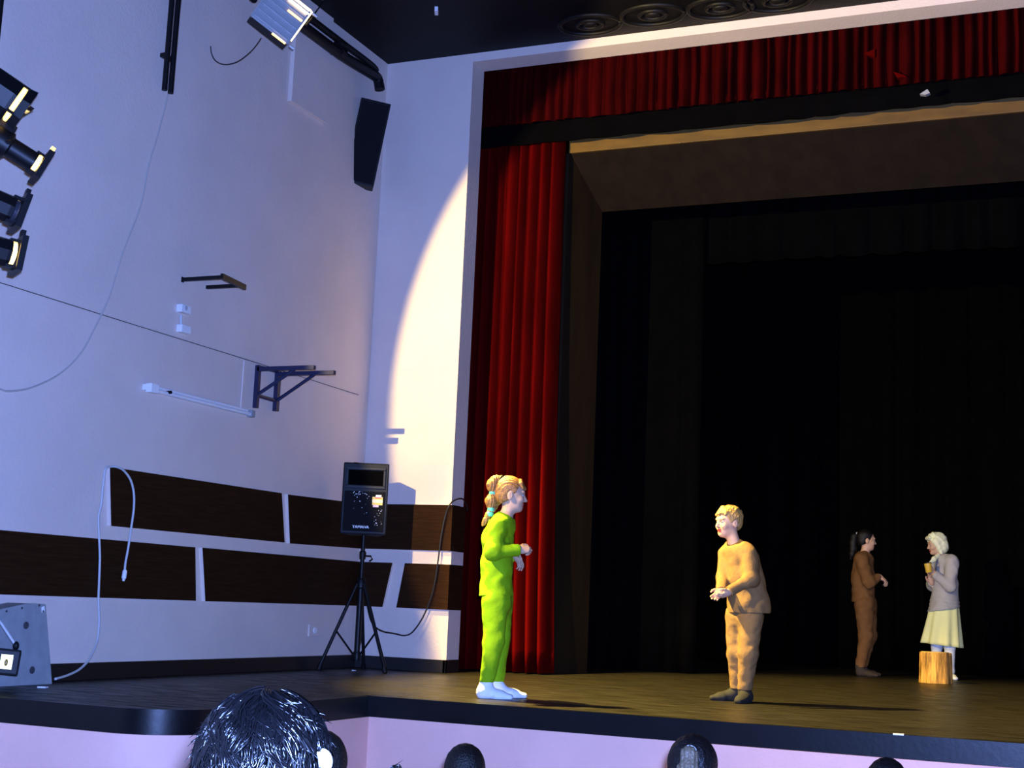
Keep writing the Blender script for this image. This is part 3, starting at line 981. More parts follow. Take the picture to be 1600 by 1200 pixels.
t.part('sticker_tab', MB().box(sc + eu * .042 + er * .008, er * .024, eu * .010, fwd * .0018), M_PAPER, parent=stk)
t.part('sticker_tab', MB().box(sc - eu * .042 - er * .012, er * .024, eu * .010, fwd * .0018), M_STK_P, parent=stk)
t.part('sticker_print', MB().box(sc + eu * .027 + er * .006, er * .026, eu * .005, fwd * .0026), M_STK_R, parent=stk)
fcv = bpy.data.curves.new('lettering', 'FONT')
fcv.body = 'YAMAHA'
fcv.size = .034
fcv.extrude = .0015
fcv.align_x = 'CENTER'
fcv.align_y = 'CENTER'
fcv.space_character = 1.0
fcv.materials.append(M_LETTER)
_tmp = bpy.data.objects.new('lettering_curve', fcv)
COL.objects.link(_tmp)
bpy.context.view_layer.update()
_me = bpy.data.meshes.new_from_object(_tmp.evaluated_get(bpy.context.evaluated_depsgraph_get()))
bpy.data.objects.remove(_tmp)
fo = bpy.data.objects.new('lettering', _me)
COL.objects.link(fo)
rm = Matrix.Identity(4)
lp = ff - eu * hh * .80 + fwd * .011 + er * -.02 - t.loc
for i in range(3):
    rm[i][0], rm[i][1], rm[i][2], rm[i][3] = er[i], eu[i], fwd[i], lp[i]
fo.parent = t.e
fo.matrix_local = rm
t.part('handle', MB().box(cc + eu * (hh + .006) - er * .10, er * .02, fwd * .05, eu * .006), mat('rust_strip', (.25, .05, .02), .6))
# black cable
P = [onY(u, v, y) for u, v, y in ((573, 940, hub[1] - .0), (579, 967, 10.8), (587, 980, 10.9), (600, 987, 11.0), (617, 990, 11.1), (632, 993, 11.17), (645, 987, 11.19), (662, 962, 11.19), (676, 925, 11.19), (684, 880, 11.19), (689, 840, 11.19), (696, 805, 11.19), (702, 790, 11.19))]
P += [A([XJ + .03, 11.24, P[-1][2] + .05]), A([XJ + .05, 11.36, P[-1][2] + .075]), A([XJ + .04, 11.48, P[-1][2] + .03]), A([XJ + .03, 11.52, P[-1][2] - .02])]
single('speaker_cable', MB().tube(spline(P, 6), .007, 7), M_BCABLE, 'black cable sagging from the tripod stand up over the panelled jamb', 'cable', P[5], smooth=True)

# ------------------------------------------------------------------ grey box and small floodlight at the left
XG = -6.08
gp = [onX(u, v, XG) for u, v in ((-60, 966), (0, 952), (42, 943), (72, 944), (83, 1058.5))]
gp[-1][2] = 0.0
gp.append(A([XG, gp[0][1], 0.0]))
t = Thing('monitor_box', (XG, gp[1][1], 0), 'chipped grey wedge shaped box standing against the wall panelling', 'box')
t.part('case', MB().prism(gp, (-(XG - XW) + .04, 0, 0)), M_GREYBOX, bevel=0.006)
for u, v in ((40.5, 977), (50, 1047)):
    q = onX(u, v, XG)
    t.part('grommet', MB().lathe(q, (1, 0, 0), [(-.005, .024), (.004, .022), (.004, .013), (-.004, .010)], 14), M_GREYBOLT, smooth='angle')
for u, v in ((10, 955), (34, 950), (61, 946), (67, 955)):
    q = onX(u, v, XG)
    t.part('screw', MB().cyl(q, q + A([.004, 0, 0]), .007, n=8), M_GREYBOLT)
q = onX(67, 952, XG)
t.part('paint_chip', MB().box(q + A([.001, 0, 0]), (.0015, 0, 0), (0, .012, .004), (0, -.004, .016)), M_PAPER)
XQ = -5.80
s0, s1, s2, s3 = onX(-12, 1012, XQ), onX(34, 1017, XQ), onX(25, 1057, XQ), onX(-14, 1050, XQ)
c = (s0 + s1 + s2 + s3) / 4
toc = norm(CAM - c)
er = norm(norm(s1 - s0))
er = norm(er - toc * np.dot(er, toc))
eu = np.cross(toc, er)
if eu[2] < 0:
    eu = -eu
t = Thing('small_floodlight', c - eu * .08, 'small black floodlight with a shiny reflector in front of the grey box', 'floodlight')
hw, hh = .078, .073
t.part('housing', MB().box(c - toc * .04, er * hw, eu * hh, toc * .04), M_BLACK, bevel=0.012)
rf = t.part('reflector', MB().box(c + toc * .002 + er * .005, er * hw * .42, eu * hh * .55, toc * .003), mat('bright_reflector', (.75, .60, .10), .35, metal=.3), label='shiny yellowish reflector behind glass')
t.part('bulb', MB().ell(c + toc * .012 + er * .004 - eu * .004, .010, .006, .020, np.stack([er, toc, eu], 1)), mat('amber_bulb', (.30, .16, .02), .3), parent=rf, smooth=True)
a0 = onX(24, 1014, XQ - .02)
t.part('arm', MB().tube([a0, onX(22, 1004, XQ - .03), onX(2, 974, XQ - .06), onX(-40, 930, XQ - .1)], .009, 8), M_CABLE, smooth=True)
t.part('knuckle', MB().ell(onX(25, 1009, XQ - .02), .018, .018, .026), M_BLACK, smooth=True)
bs = c - eu * hh
t.part('foot', MB().box(A([bs[0] - .03, bs[1] - .06, (bs[2]) / 2]), (.02, 0, 0), (0, .02, 0), (0, 0, max(bs[2] / 2, .01))), M_BLACKM)
# paper scraps
p = onZ(67, 1073.5, 0.004)
single('paper_scrap', MB().box(p, (.024, .008, 0), (-.006, .02, 0), (0, 0, .003)), M_PAPER, 'torn white paper scrap on the stage edge near the grey box', 'paper', p)
p = onZ(1404, 1147.5, 0.006)
single('tape_scrap', MB().box(p, (.028, .0, 0), (.0, .012, 0), (0, 0, .004)), M_PAPER, 'bright scrap of tape on the front lip of the stage', 'tape', p)
p = onZ(553, 1047.5, 0.004)
single('tape_scrap', MB().box(p, (.012, .0, 0), (.0, .016, 0), (0, 0, .003)), M_PAPER, 'tiny pale scrap by the foot of the speaker stand', 'tape', p)

# ------------------------------------------------------------------ bodies: distance fields meshed into one smooth surface


class Field:
    def __init__(s, lo, hi, h):
        s.lo, s.h = A(lo, float), h
        s.n = np.ceil((A(hi) - s.lo) / h).astype(int) + 1
        s.v = np.full(tuple(s.n), 9.0, np.float32)
        s.ax = [s.lo[i] + h * np.arange(s.n[i]) for i in range(3)]

    def win(s, lo, hi):
        a = np.clip(np.floor((A(lo) - s.lo) / s.h).astype(int), 0, s.n - 1)
        b = np.clip(np.ceil((A(hi) - s.lo) / s.h).astype(int) + 1, a + 1, s.n)
        sl = tuple(slice(int(a[i]), int(b[i])) for i in range(3))
        X, Y, Z = np.meshgrid(*[s.ax[i][sl[i]] for i in range(3)], indexing='ij')
        return sl, np.stack([X, Y, Z], -1)

    @staticmethod
    def smin(a, b, k):
        hh = np.maximum(k - np.abs(a - b), 0) / k
        return np.minimum(a, b) - hh * hh * k * 0.25

    def uni(s, sl, d, k):
        s.v[sl] = s.smin(s.v[sl], d.astype(np.float32), k)

    def cap(s, a, b, ra, rb=None, k=0.02, w=None, q=1.0):
        """tapered capsule; its section is stretched by q along the unit vector w"""
        a, b = A(a, float), A(b, float)
        rb = ra if rb is None else rb
        pad = max(ra, rb) * max(q, 1) + k + 2 * s.h
        sl, P = s.win(np.minimum(a, b) - pad, np.maximum(a, b) + pad)
        ba = b - a
        p = P - a
        if w is not None:
            w = norm(w)
            c = p @ w
            cb = ba @ w
            p = p + (c * (1 / q - 1))[..., None] * w
            ba = ba + cb * (1 / q - 1) * w
        t = np.clip((p @ ba) / (ba @ ba + 1e-12), 0, 1)
        d = np.linalg.norm(p - t[..., None] * ba, axis=-1) - (ra + (rb - ra) * t)
        s.uni(sl, d, k)
        return s

    def chain(s, pts, rs, k=0.02, w=None, q=1.0):
        for i in range(len(pts) - 1):
            s.cap(pts[i], pts[i + 1], rs[i], rs[i + 1], k, w, q)
        return s

    def _ell(s, c, R, r, pad):
        c, r = A(c, float), A(r, float)
        m = r.max() + pad + 2 * s.h
        sl, P = s.win(c - m, c + m)
        p = (P - c) @ R
        k0 = np.linalg.norm(p / r, axis=-1)
        k1 = np.linalg.norm(p / (r * r), axis=-1) + 1e-9
        return sl, np.where(k0 < 1e-3, -r.min(), k0 * (k0 - 1) / k1)

    def ell(s, c, r, R=np.eye(3), k=0.02):
        sl, d = s._ell(c, R, r, k)
        s.uni(sl, d, k)
        return s

    def carve(s, c, r, R=np.eye(3), k=0.01):
        sl, d = s._ell(c, R, r, k)
        s.v[sl] = -s.smin(-s.v[sl], d.astype(np.float32), k)
        return s

    def cut(s, p, n, rad=9.0):
        """drop what lies beyond the plane, inside a ball around p"""
        p, n = A(p, float), norm(n)
        sl, P = s.win(p - rad, p + rad)
        d = (P - p) @ n
        ins = np.linalg.norm(P - p, axis=-1) < rad
        s.v[sl] = np.where(ins, np.maximum(s.v[sl], d.astype(np.float32)), s.v[sl])
        return s

    def ripple(s, fn):
        sl, P = s.win(s.lo, s.lo + s.h * s.n)
        s.v += fn(P).astype(np.float32)
        return s

    def mesh(s):
        v = s.v
        ins = v < 0
        nx, ny, nz = (s.n - 1)
        cnt = np.zeros((nx, ny, nz), np.int8)
        offs = [(i, j, k) for i in (0, 1) for j in (0, 1) for k in (0, 1)]
        for i, j, k in offs:
            cnt += ins[i:nx + i, j:ny + j, k:nz + k]
        act = (cnt > 0) & (cnt < 8)
        idx = np.full(act.shape, -1, np.int64)
        I = np.argwhere(act)
        idx[act] = np.arange(len(I))
        val = {o: v[I[:, 0] + o[0], I[:, 1] + o[1], I[:, 2] + o[2]].astype(float) for o in offs}
        acc = np.zeros((len(I), 3))
        num = np.zeros(len(I))
        for o in offs:
            for ax in range(3):
                if o[ax] == 0:
                    o2 = tuple(o[i] + (1 if i == ax else 0) for i in range(3))
                    a, b = val[o], val[o2]
                    cr = (a < 0) != (b < 0)
                    t = np.where(cr, a / np.where(cr, a - b, 1), 0)
                    pt = np.tile(A(o, float), (len(I), 1))
                    pt[:, ax] += t
                    acc[cr] += pt[cr]
                    num[cr] += 1
        V = s.lo + s.h * (I + acc / num[:, None])
        F = []
        for ax in range(3):
            b, c = (ax + 1) % 3, (ax + 2) % 3
            sh = list(ins.shape)
            s0 = [slice(None)] * 3
            s1 = [slice(None)] * 3
            s0[ax] = slice(0, sh[ax] - 1)
            s1[ax] = slice(1, sh[ax])
            ch = ins[tuple(s0)] != ins[tuple(s1)]
            E = np.argwhere(ch)
            ok = (E[:, b] > 0) & (E[:, c] > 0) & (E[:, b] < sh[b] - 1) & (E[:, c] < sh[c] - 1)
            E = E[ok]
            sg = ins[E[:, 0], E[:, 1], E[:, 2]]

            def at(db, dc):
                q = E.copy()
                q[:, b] -= db
                q[:, c] -= dc
                return idx[q[:, 0], q[:, 1], q[:, 2]]
            q = np.stack([at(1, 1), at(0, 1), at(0, 0), at(1, 0)], 1)
            q[~sg] = q[~sg][:, ::-1]
            F.append(q)
        F = np.concatenate(F)
        return V, F[(F >= 0).all(1)]


def field_obj(t, name, fld, mats, parent=None, label=None, paint=None, disp=None):
    V, F = fld.mesh()
    if disp is not None:
        V = V + disp(V)
    mi = None
    if paint is not None:
        mi = paint(V[F].mean(1))
    me = bpy.data.meshes.new(name)
    vv = (V - t.loc).astype(np.float32)
    me.vertices.add(len(vv))
    me.vertices.foreach_set('co', vv.ravel())
    me.loops.add(F.size)
    me.loops.foreach_set('vertex_index', F.ravel().astype(np.int32))
    me.polygons.add(len(F))
    me.polygons.foreach_set('loop_start', np.arange(0, F.size, 4, dtype=np.int32))
    me.polygons.foreach_set('loop_total', np.full(len(F), 4, dtype=np.int32))
    for m_ in (mats if isinstance(mats, (list, tuple)) else [mats]):
        me.materials.append(m_)
    if mi is not None:
        me.polygons.foreach_set('material_index', mi.astype(np.int32))
    me.polygons.foreach_set('use_smooth', np.ones(len(F), dtype=bool))
    me.update(calc_edges=True)
    me.validate()
    o = bpy.data.objects.new(name, me)
    COL.objects.link(o)
    o.parent = parent or t.e
    if label:
        o['label'] = label
    return o


class Pose:
    """a plane facing the camera through the feet: pixel + depth offset -> world"""

    def __init__(s, u, v):
        s.base = onZ(u, v, 0.0)
        d = ray(u, v)
        s.ey = norm(A([d[0], d[1], 0]))
        s.ex = A([s.ey[1], -s.ey[0], 0])
        s.ez = A([0, 0, 1.0])
        s.s = (CM[2] @ (s.base - CAM)) / FPX

    def __call__(s, u, v, dy=0.0):
        d = ray(u, v)
        t = ((s.base - CAM) @ s.ey + dy) / (d @ s.ey)
        return CAM + d * t

    def vec(s, x, y, z):
        return x * s.ex + y * s.ey + z * s.ez


def head(F, C, fwd, up, sc=1.0, ears=True, face=True):
    fwd = norm(fwd)
    sd = norm(np.cross(up, fwd))
    up = np.cross(fwd, sd)
    R = np.stack([fwd, sd, up], 1)
    L = lambda x, y, z: C + sc * (R @ A([x, y, z]))
    e = lambda p, r, k: F.ell(L(*p), sc * A(r), R, k * sc)
    e((-.014, 0, .028), (.094, .074, .086), .01)
    e((.022, 0, -.025), (.064, .058, .080), .03)
    e((.046, 0, -.078), (.034, .036, .028), .03)
    e((.062, 0, -.090), (.017, .018, .014), .02)
    if face:
        e((.078, 0, .022), (.012, .045, .012), .02)
        for sgn in (-1, 1):
            F.carve(L(.089, sgn * .030, .000), sc * A([.015, .017, .010]), R, .012 * sc)
            e((.062, sgn * .036, -.030), (.022, .020, .020), .02)
        F.cap(L(.084, 0, .002), L(.103, 0, -.030), .0075 * sc, .0105 * sc, .012 * sc)
        for sgn in (-1, 1):
            e((.090, sgn * .010, -.035), (.010, .007, .006), .006)
        e((.083, 0, -.056), (.011, .021, .0065), .006)
        e((.080, 0, -.068), (.011, .018, .0065), .006)
        F.carve(L(.094, 0, -.0622), sc * A([.010, .019, .0025]), R, .003 * sc)
    if ears:
        for sgn in (-1, 1):
            e((-.012, sgn * .074, -.012), (.019, .009, .031), .008)
            F.carve(L(-.006, sgn * .084, -.010), sc * A([.009, .005, .016]), R, .006 * sc)
    return L, R


def hand(F, wrist, d, n, thumb, sc=1.0, curl=(20, 25, 20), spread=5.0, tc=0.35):
    """d along the palm, n the palm's normal (fingers bend towards it), thumb the side the thumb leaves"""
    d, n = norm(d), A(n, float)
    n = norm(n - d * (n @ d))
    sd = np.cross(d, n)
    if sd @ A(thumb) < 0:
        sd = -sd
    R = np.stack([d, sd, n], 1)
    W = A(wrist, float)
    F.ell(W + d * .040 * sc, sc * A([.043, .034, .015]), R, .012)
    F.cap(W - d * .02, W + d * .02 * sc, .021 * sc, .022 * sc, .02, sd, 1.15)
    for i, (off, ln, r) in enumerate(((.024, .92, .0082), (.008, 1.0, .0086), (-.009, .94, .0082), (-.024, .76, .0072))):
        p = W + d * (.074 - .006 * abs(i - 1)) * sc + sd * off * sc
        ang = math.radians(spread) * (1.5 - i) * .8
        dd = d * math.cos(ang) + sd * math.sin(ang)
        th = 0
        for j, (sl_, c_) in enumerate(zip((.036, .023, .018), curl)):
            th += math.radians(c_ * (1 + .12 * i))
            q = p + (dd * math.cos(th) + n * math.sin(th)) * sl_ * ln * sc
            F.cap(p, q, r * sc * (1 - .1 * j), r * sc * (.9 - .1 * j), .004)
            p = q
    p0 = W + d * .018 * sc + sd * .024 * sc
    p1 = p0 + (d * .6 + sd * .75 + n * tc) * .030 * sc
    p2 = p1 + (d * .85 + sd * .25 + n * tc) * .026 * sc
    p3 = p2 + (d * .9 + n * tc) * .020 * sc
    F.cap(p0, p1, .013 * sc, .0105 * sc, .012)
    F.cap(p1, p2, .0102 * sc, .009 * sc, .004)
    F.cap(p2, p3, .009 * sc, .0075 * sc, .004)


def eyes(t, L, R, sc, mats=(M_EYE, M_IRIS)):
    for sgn in (-1, 1):
        mb = MB().ell(L(.0735, sgn * .030, .000), .012 * sc, .012 * sc, .0085 * sc, R, 14, 8)
        o = t.part('eye', mb, [M_EYE, M_IRIS], smooth=True)
        c = L(.0735, sgn * .030, .000)
        for p in o.data.polygons:
            q = R.T @ (A(p.center) + t.loc - c)
            if q[0] > .0078 * sc:
                p.material_index = 1
        mb = MB().tube([L(.085, sgn * .016, .019), L(.086, sgn * .030, .023), L(.074, sgn * .047, .019)], .0028 * sc, 6)
        t.part('eyebrow', mb, M_LBROWN, smooth=True)


def lips_paint(L, R, sc):
    c = L(.088, 0, -.062)

    def f(P):
        q = (P - c) @ R
        return ((np.abs(q[:, 2]) < .0125 * sc) & (np.abs(q[:, 1]) < .021 * sc) & (q[:, 0] > -.010 * sc)).astype(int)
    return f


def wrinkle(amp, f, seed=0):
    r = np.random.default_rng(seed)
    ks = r.normal(size=(7, 3))
    ks /= np.linalg.norm(ks, axis=1)[:, None]
    ks *= A([1, 1, 1.0])
    fs = f * r.uniform(.6, 1.8, 7)
    ph = r.uniform(0, 6.28, 7)

    def fn(P):
        o = 0
        for k, g, p in zip(ks, fs, ph):
            o = o + np.sin(P @ k * g + p + 1.5 * np.sin(P @ k[[1, 2, 0]] * g * .6))
        return amp * o / 3
    return fn


def foot(F, heel, d, ln, h=.06, k=.02):
    d = norm(d)
    sd = np.cross(A([0, 0, 1.0]), d)
    H_ = A(heel, float)
    F.ell(H_ + d * .03 + A([0, 0, .034]), A([.036, .032, .036]), np.stack([d, sd, A([0, 0, 1.0])], 1), k)
    F.cap(H_ + d * .03 + A([0, 0, .045]), H_ + d * ln * .62 + A([0, 0, .028]), .032, .026, k, sd, 1.1)
    F.cap(H_ + d * ln * .55 + A([0, 0, .022]), H_ + d * (ln - .02) + A([0, 0, .017]), .028, .017, k, sd, 1.5)


def bbox(pts, pad):
    P = A(pts)
    return P.min(0) - pad, P.max(0) + pad


def jbox(J, u0, u1, v0, v1, d0, d1, pad=.06):
    return bbox([J(u, v, d) for u in (u0, u1) for v in (v0, v1) for d in (d0, d1)], pad)


# ---- the girl in green ------------------------------------------------------------------
def green_girl():
    J = Pose(768, 1091)
    t = Thing('person', J.base, 'person in a lime green sweatshirt and trousers with a banded ponytail', 'person')
    hC = J(798, 773)
    fwd = J.vec(1, .10, -.05)
    up = J.vec(-.05, 0, 1)
    sc = 1.02
    neck0, neck1 = J(789, 812), J(795, 790)
    hips = J(775, 930)
    sh = [J(777, 822, -.125), J(783, 822, .125)]
    el = [J(770, 862, -.19), J(786, 866, .17)]
    wr = [J(811, 859, -.12), J(804, 866, .03)]
    hipj = [J(774, 938, -.065), J(782, 938, .065)]
    kn = [J(771, 1003, -.06), J(780, 1003, .075)]
    an = [J(760, 1072, -.055), J(776, 1071, .085)]
    lo, hi = jbox(J, 742, 832, 745, 1093, -.28, .26)
    F = Field(lo, hi, .0052)
    L, R = head(F, hC, fwd, up, sc)
    F.chain([neck1 + A([0, 0, -.01]), neck0], [.043, .046], .03)
    F.chain([J(784, 820), J(777, 880), J(777, 925)], [.075, .066, .082], .03, J.ey, 1.3)
    for i in (0, 1):
        F.chain([sh[i], el[i], wr[i]], [.042, .033, .022], .02)
        F.chain([hipj[i], kn[i], an[i]], [.066, .045, .032], .02)
    hand(F, wr[0], J.vec(.93, .18, .12), J.vec(-.1, .75, -.55), J.vec(.1, .3, 1), .92, (48, 55, 35), 3)
    hand(F, wr[1], J.vec(.55, -.1, -.75), J.vec(-.5, -.5, -.3), J.vec(.5, -.6, .1), .9, (18, 22, 18), 6)
    hl = [J(748, 1090, -.055), J(771, 1087, .085)]
    for q in hl:
        q[2] = 0
    fd = [J.vec(1, -.15, 0), J.vec(1, .18, 0)]
    for i in (0, 1):
        foot(F, hl[i], fd[i], .215)
    body = field_obj(t, 'body', F, [M_SKIN, M_LIP], paint=lips_paint(L, R, sc))
    eyes(t, L, R, sc)
    # shirt
    lo, hi = jbox(J, 745, 820, 800, 932, -.28, .26)
    F = Field(lo, hi, .006)
    F.chain([J(783, 823), J(777, 845), J(776, 884), J(775, 942)], [.088, .094, .096, .118], .04, J.ey, 1.28)
    F.cap(J(785, 817, -.06), J(786, 817, .06), .062, .062, .05)
    F.cap(J(790, 810), J(786, 820), .055, .07, .03)
    for i in (0, 1):
        F.chain([sh[i], el[i], wr[i] + (wr[i] - el[i]) * .05], [.064, .050, .036], .035)
        F.ell(el[i], (.052, .052, .05), np.eye(3), .02)
    F.ripple(wrinkle(.0042, 42, 3))
    F.cut(J(775, 931), J.vec(.06, 0, -1), .3)
    F.cut(J(791, 805), J.vec(.42, 0, .9), .085)
    for i in (0, 1):
        F.cut(wr[i], wr[i] - el[i], .055)
    field_obj(t, 'sweatshirt', F, M_GREEN)
    # trousers
    lo, hi = jbox(J, 745, 805, 900, 1070, -.2, .2)
    F = Field(lo, hi, .006)
    F.chain([J(776, 905), J(777, 940)], [.095, .098], .03, J.ey, 1.3)
    for i in (0, 1):
        F.chain([hipj[i], kn[i], an[i]], [.088, .066, .046], .03)
    F.ripple(wrinkle(.0032, 60, 8))
    F.cut((an[0] + A([0, 0, .025])), A([0, 0, -1.0]), .16)
    field_obj(t, 'trousers', F, M_GREEN)
    # socks
    for i in (0, 1):
        lo, hi = bbox([hl[i] - .10, hl[i] + .10, hl[i] + fd[i] * .26, hl[i] + A([0, 0, .18])], .04)
        F = Field(lo, hi, .005)
        foot(F, hl[i], fd[i], .225, k=.03)
        F.cap(an[i] + A([0, 0, .02]), hl[i] + fd[i] * .04 + A([0, 0, .04]), .040, .038, .04)
        F.v -= .003
        F.cut(an[i] + A([0, 0, .035]), A([0, 0, 1.0]), .15)
        F.cut(hl[i] + A([0, 0, .001]), A([0, 0, -1.0]), .5)
        field_obj(t, 'sock', F, M_SOCKW)
    # hair pulled back
    Q = lambda x, y, z: L(x, y, z)
    lo, hi = bbox([hC - .16, hC + .16], .03)
    F = Field(lo, hi, .0045)
    F.ell(Q(-.016, 0, .030), sc * A([.100, .0805, .093]), R, .01)
    F.ell(Q(-.045, 0, -.02), sc * A([.060, .070, .060]), R, .02)
    F.cut(Q(.040, 0, .045), R @ A([.90, 0, -.43]), .3)
    F.cut(Q(-.06, 0, -.062), R @ A([.45, 0, -1]), .3)
    F.carve(Q(-.010, .09, -.018), sc * A([.024, .03, .038]), R, .01)
    F.carve(Q(-.010, -.09, -.018), sc * A([.024, .03, .038]), R, .01)
    # short fringe
    for y in np.linspace(-.05, .05, 9):
        F.cap(Q(.055, y, .098 - abs(y) * .5), Q(.091 - abs(y) * .45, y * 1.1, .045), .012, .008, .01)
    F.ripple(lambda P: .0022 * np.sin(((P - hC) @ R)[..., 1] * 420 + ((P - hC) @ R)[..., 2] * 120))
    hair = field_obj(t, 'hair', F, M_LBROWN)
    pts = [(782, 750), (775, 749), (769, 758), (770, 771), (767, 783), (767, 796), (764, 803), (759, 812), (754, 821)]
    rr = [.016, .026, .037, .015, .037, .015, .019, .016, .006]
    P = [J(u, v, -.01 - .004 * i) for i, (u, v) in enumerate(pts)]
    F = Field(*bbox(P, .07), .0045)
    SP = spline(P, 4)
    rs = np.interp(np.linspace(0, len(pts) - 1, len(SP)), range(len(pts)), rr)
    F.chain(SP, list(rs), .008)
    F.chain([J(778, 766, 0), J(775, 782, .02), J(772, 797, .02)], [.03, .03, .012], .02)
    F.ripple(lambda P_: .003 * np.sin((P_ @ J.ex) * 330 + (P_ @ J.ey) * 210))
    field_obj(t, 'ponytail', F, M_LBROWN)
    for (u, v, r, i) in ((783, 749, .024, 0), (769.5, 771, .019, 3), (767, 796, .019, 5), (765, 803.5, .021, 6)):
        c = J(u, v, -.01 - .004 * i)
        d = A([0, 0, 1.0]) if i else J.vec(-.8, 0, .4)
        t.part('hair_band', MB().lathe(c, d, [(-.016, r * .95), (-.009, r * 1.25), (.009, r * 1.25), (.016, r * .95)], 14), M_BAND2 if i else M_DARKHAIR, smooth='angle')


# ---- the boy in tan ---------------------------------------------------------------------
def tan_boy():
    J = Pose(1158, 1097)
    t = Thing('person', J.base, 'person with short blond hair in a tan sweatshirt and trousers leaning forward', 'person')
    hC = J(1138, 816)
    fwd = J.vec(-.80, -.60, -.04)
    up = J.vec(-.06, -.04, 1)
    sc = .98
    sh = [J(1169, 865, -.09), J(1135, 865, .06)]
    el = [J(1174, 904, -.15), J(1131, 903, .0)]
    wr = [J(1139, 925, -.25), J(1127, 924, -.16)]
    hipj = [J(1174, 962, -.05), J(1152, 962, .05)]
    kn = [J(1169, 1022, -.08), J(1151, 1022, .03)]
    an = [J(1163, 1084, -.05), J(1153, 1083, .06)]
    lo, hi = jbox(J, 1102, 1202, 790, 1100, -.42, .22)
    F = Field(lo, hi, .0052)
    L, R = head(F, hC, fwd, up, sc)
    F.chain([J(1143, 834), J(1149, 856)], [.042, .047], .03)
    F.chain([J(1152, 868), J(1160, 915), J(1164, 955)], [.078, .07, .082], .03, J.vec(.6, -.8, 0), 1.3)
    for i in (0, 1):
        F.chain([sh[i], el[i], wr[i]], [.042, .033, .022], .02)
        F.chain([hipj[i], kn[i], an[i]], [.066, .045, .032], .02)
    hand(F, wr[0], J.vec(-.72, -.42, -.45), J.vec(-.35, .45, .65), J.vec(-.1, -.1, 1), .88, (40, 50, 35), 4)
    hand(F, wr[1], J.vec(-.62, -.30, -.62), J.vec(.35, -.75, .25), J.vec(-.2, 0, 1), .88, (28, 34, 28), 6)
    hl = [J(1168, 1096, -.03), J(1153, 1091, .08)]
    for q in hl:
        q[2] = 0
    fd = [J.vec(-.35, -.95, 0), J.vec(-.97, -.25, 0)]
    for i in (0, 1):
        foot(F, hl[i], fd[i], .20)
    field_obj(t, 'body', F, [M_SKIN, M_LIP], paint=lips_paint(L, R, sc))
    eyes(t, L, R, sc)
    W = J.vec(.6, -.8, 0)
    lo, hi = jbox(J, 1112, 1202, 838, 965, -.38, .24)
    F = Field(lo, hi, .006)
    F.chain([J(1153, 868), J(1157, 905), J(1165, 945), J(1167, 970)], [.094, .100, .112, .120], .04, W, 1.22)
    F.cap(J(1143, 860, .04), J(1162, 860, -.05), .062, .062, .05)
    F.cap(J(1148, 852), J(1150, 864), .058, .07, .03)
    for i in (0, 1):
        F.chain([sh[i], el[i], wr[i] + (wr[i] - el[i]) * .04], [.058, .050, .036], .02)
    F.cap(J(1172, 878, .0), J(1185, 952, -.0), .055, .070, .12)
    F.ripple(wrinkle(.0032, 36, 5))
    F.cut(J(1167, 958), J.vec(.03, 0, -1), .35)
    F.cut(J(1147, 850, -.05), J.vec(-.42, -.45, .9), .085)
    for i in (0, 1):
        F.cut(wr[i], wr[i] - el[i], .055)
    field_obj(t, 'sweatshirt', F, M_TAN)
    lo, hi = jbox(J, 1130, 1200, 930, 1090, -.22, .22)
    F = Field(lo, hi, .006)
    F.chain([J(1165, 935), J(1164, 965)], [.095, .100], .03, W, 1.2)
    for i in (0, 1):
        F.chain([hipj[i], kn[i], an[i]], [.086, .066, .050], .03)
    F.ripple(wrinkle(.0022, 55, 9))
    F.cut(an[0] + A([0, 0, .025]), A([0, 0, -1.0]), .2)
    field_obj(t, 'trousers', F, M_TAN)
    for i in (0, 1):
        lo, hi = bbox([hl[i] - .10, hl[i] + .10, hl[i] + fd[i] * .26, hl[i] + A([0, 0, .18])], .04)
        F = Field(lo, hi, .005)
        foot(F, hl[i], fd[i], .205, k=.03)
        F.cap(an[i] + A([0, 0, .02]), hl[i] + fd[i] * .04 + A([0, 0, .04]), .040, .038, .04)
        F.v -= .003
        F.cut(an[i] + A([0, 0, .035]), A([0, 0, 1.0]), .15)
        F.cut(hl[i] + A([0, 0, .001]), A([0, 0, -1.0]), .5)
        field_obj(t, 'sock', F, M_SOCKB)
    F = Field(*bbox([hC - .15, hC + .16], .02), .0045)
    Q = L
    F.ell(Q(-.014, 0, .036), sc * A([.102, .083, .088]), R, .01)
    F.ell(Q(-.05, 0, -.01), sc * A([.056, .070, .056]), R, .02)
    F.cut(Q(.052, 0, .050), R @ A([.93, 0, -.38]), .3)
    F.cut(Q(-.06, 0, -.052), R @ A([.5, 0, -1]), .3)
    for sg in (-1, 1):
        F.carve(Q(-.008, sg * .09, -.020), sc * A([.025, .03, .036]), R, .01)
    r = np.random.default_rng(4)
    for y in np.linspace(-.055, .055, 13):
        F.cap(Q(.045, y * .8, .108 - abs(y) * .6), Q(.088 - abs(y) * .5 + r.uniform(-.004, .004), y * 1.1, .056 + r.uniform(-.008, .01)), .013, .006, .01)
    for k in range(60):
        th, ph = r.uniform(0, 6.28), r.uniform(.1, 1.5)
        d = A([-math.sin(ph) * math.cos(th) * .9 - .1, math.sin(ph) * math.sin(th), math.cos(ph)])
        p = A([-.014, 0, .036]) + d * A([.098, .079, .084])
        F.cap(Q(*p), Q(*(p + d * .012 + A([.012, 0, -.012]))), .008, .004, .008)
    F.ripple(lambda P: .002 * np.sin(((P - hC) @ R)[..., 1] * 380 + ((P - hC) @ R)[..., 0] * 160))
    field_obj(t, 'hair', F, M_BLOND)


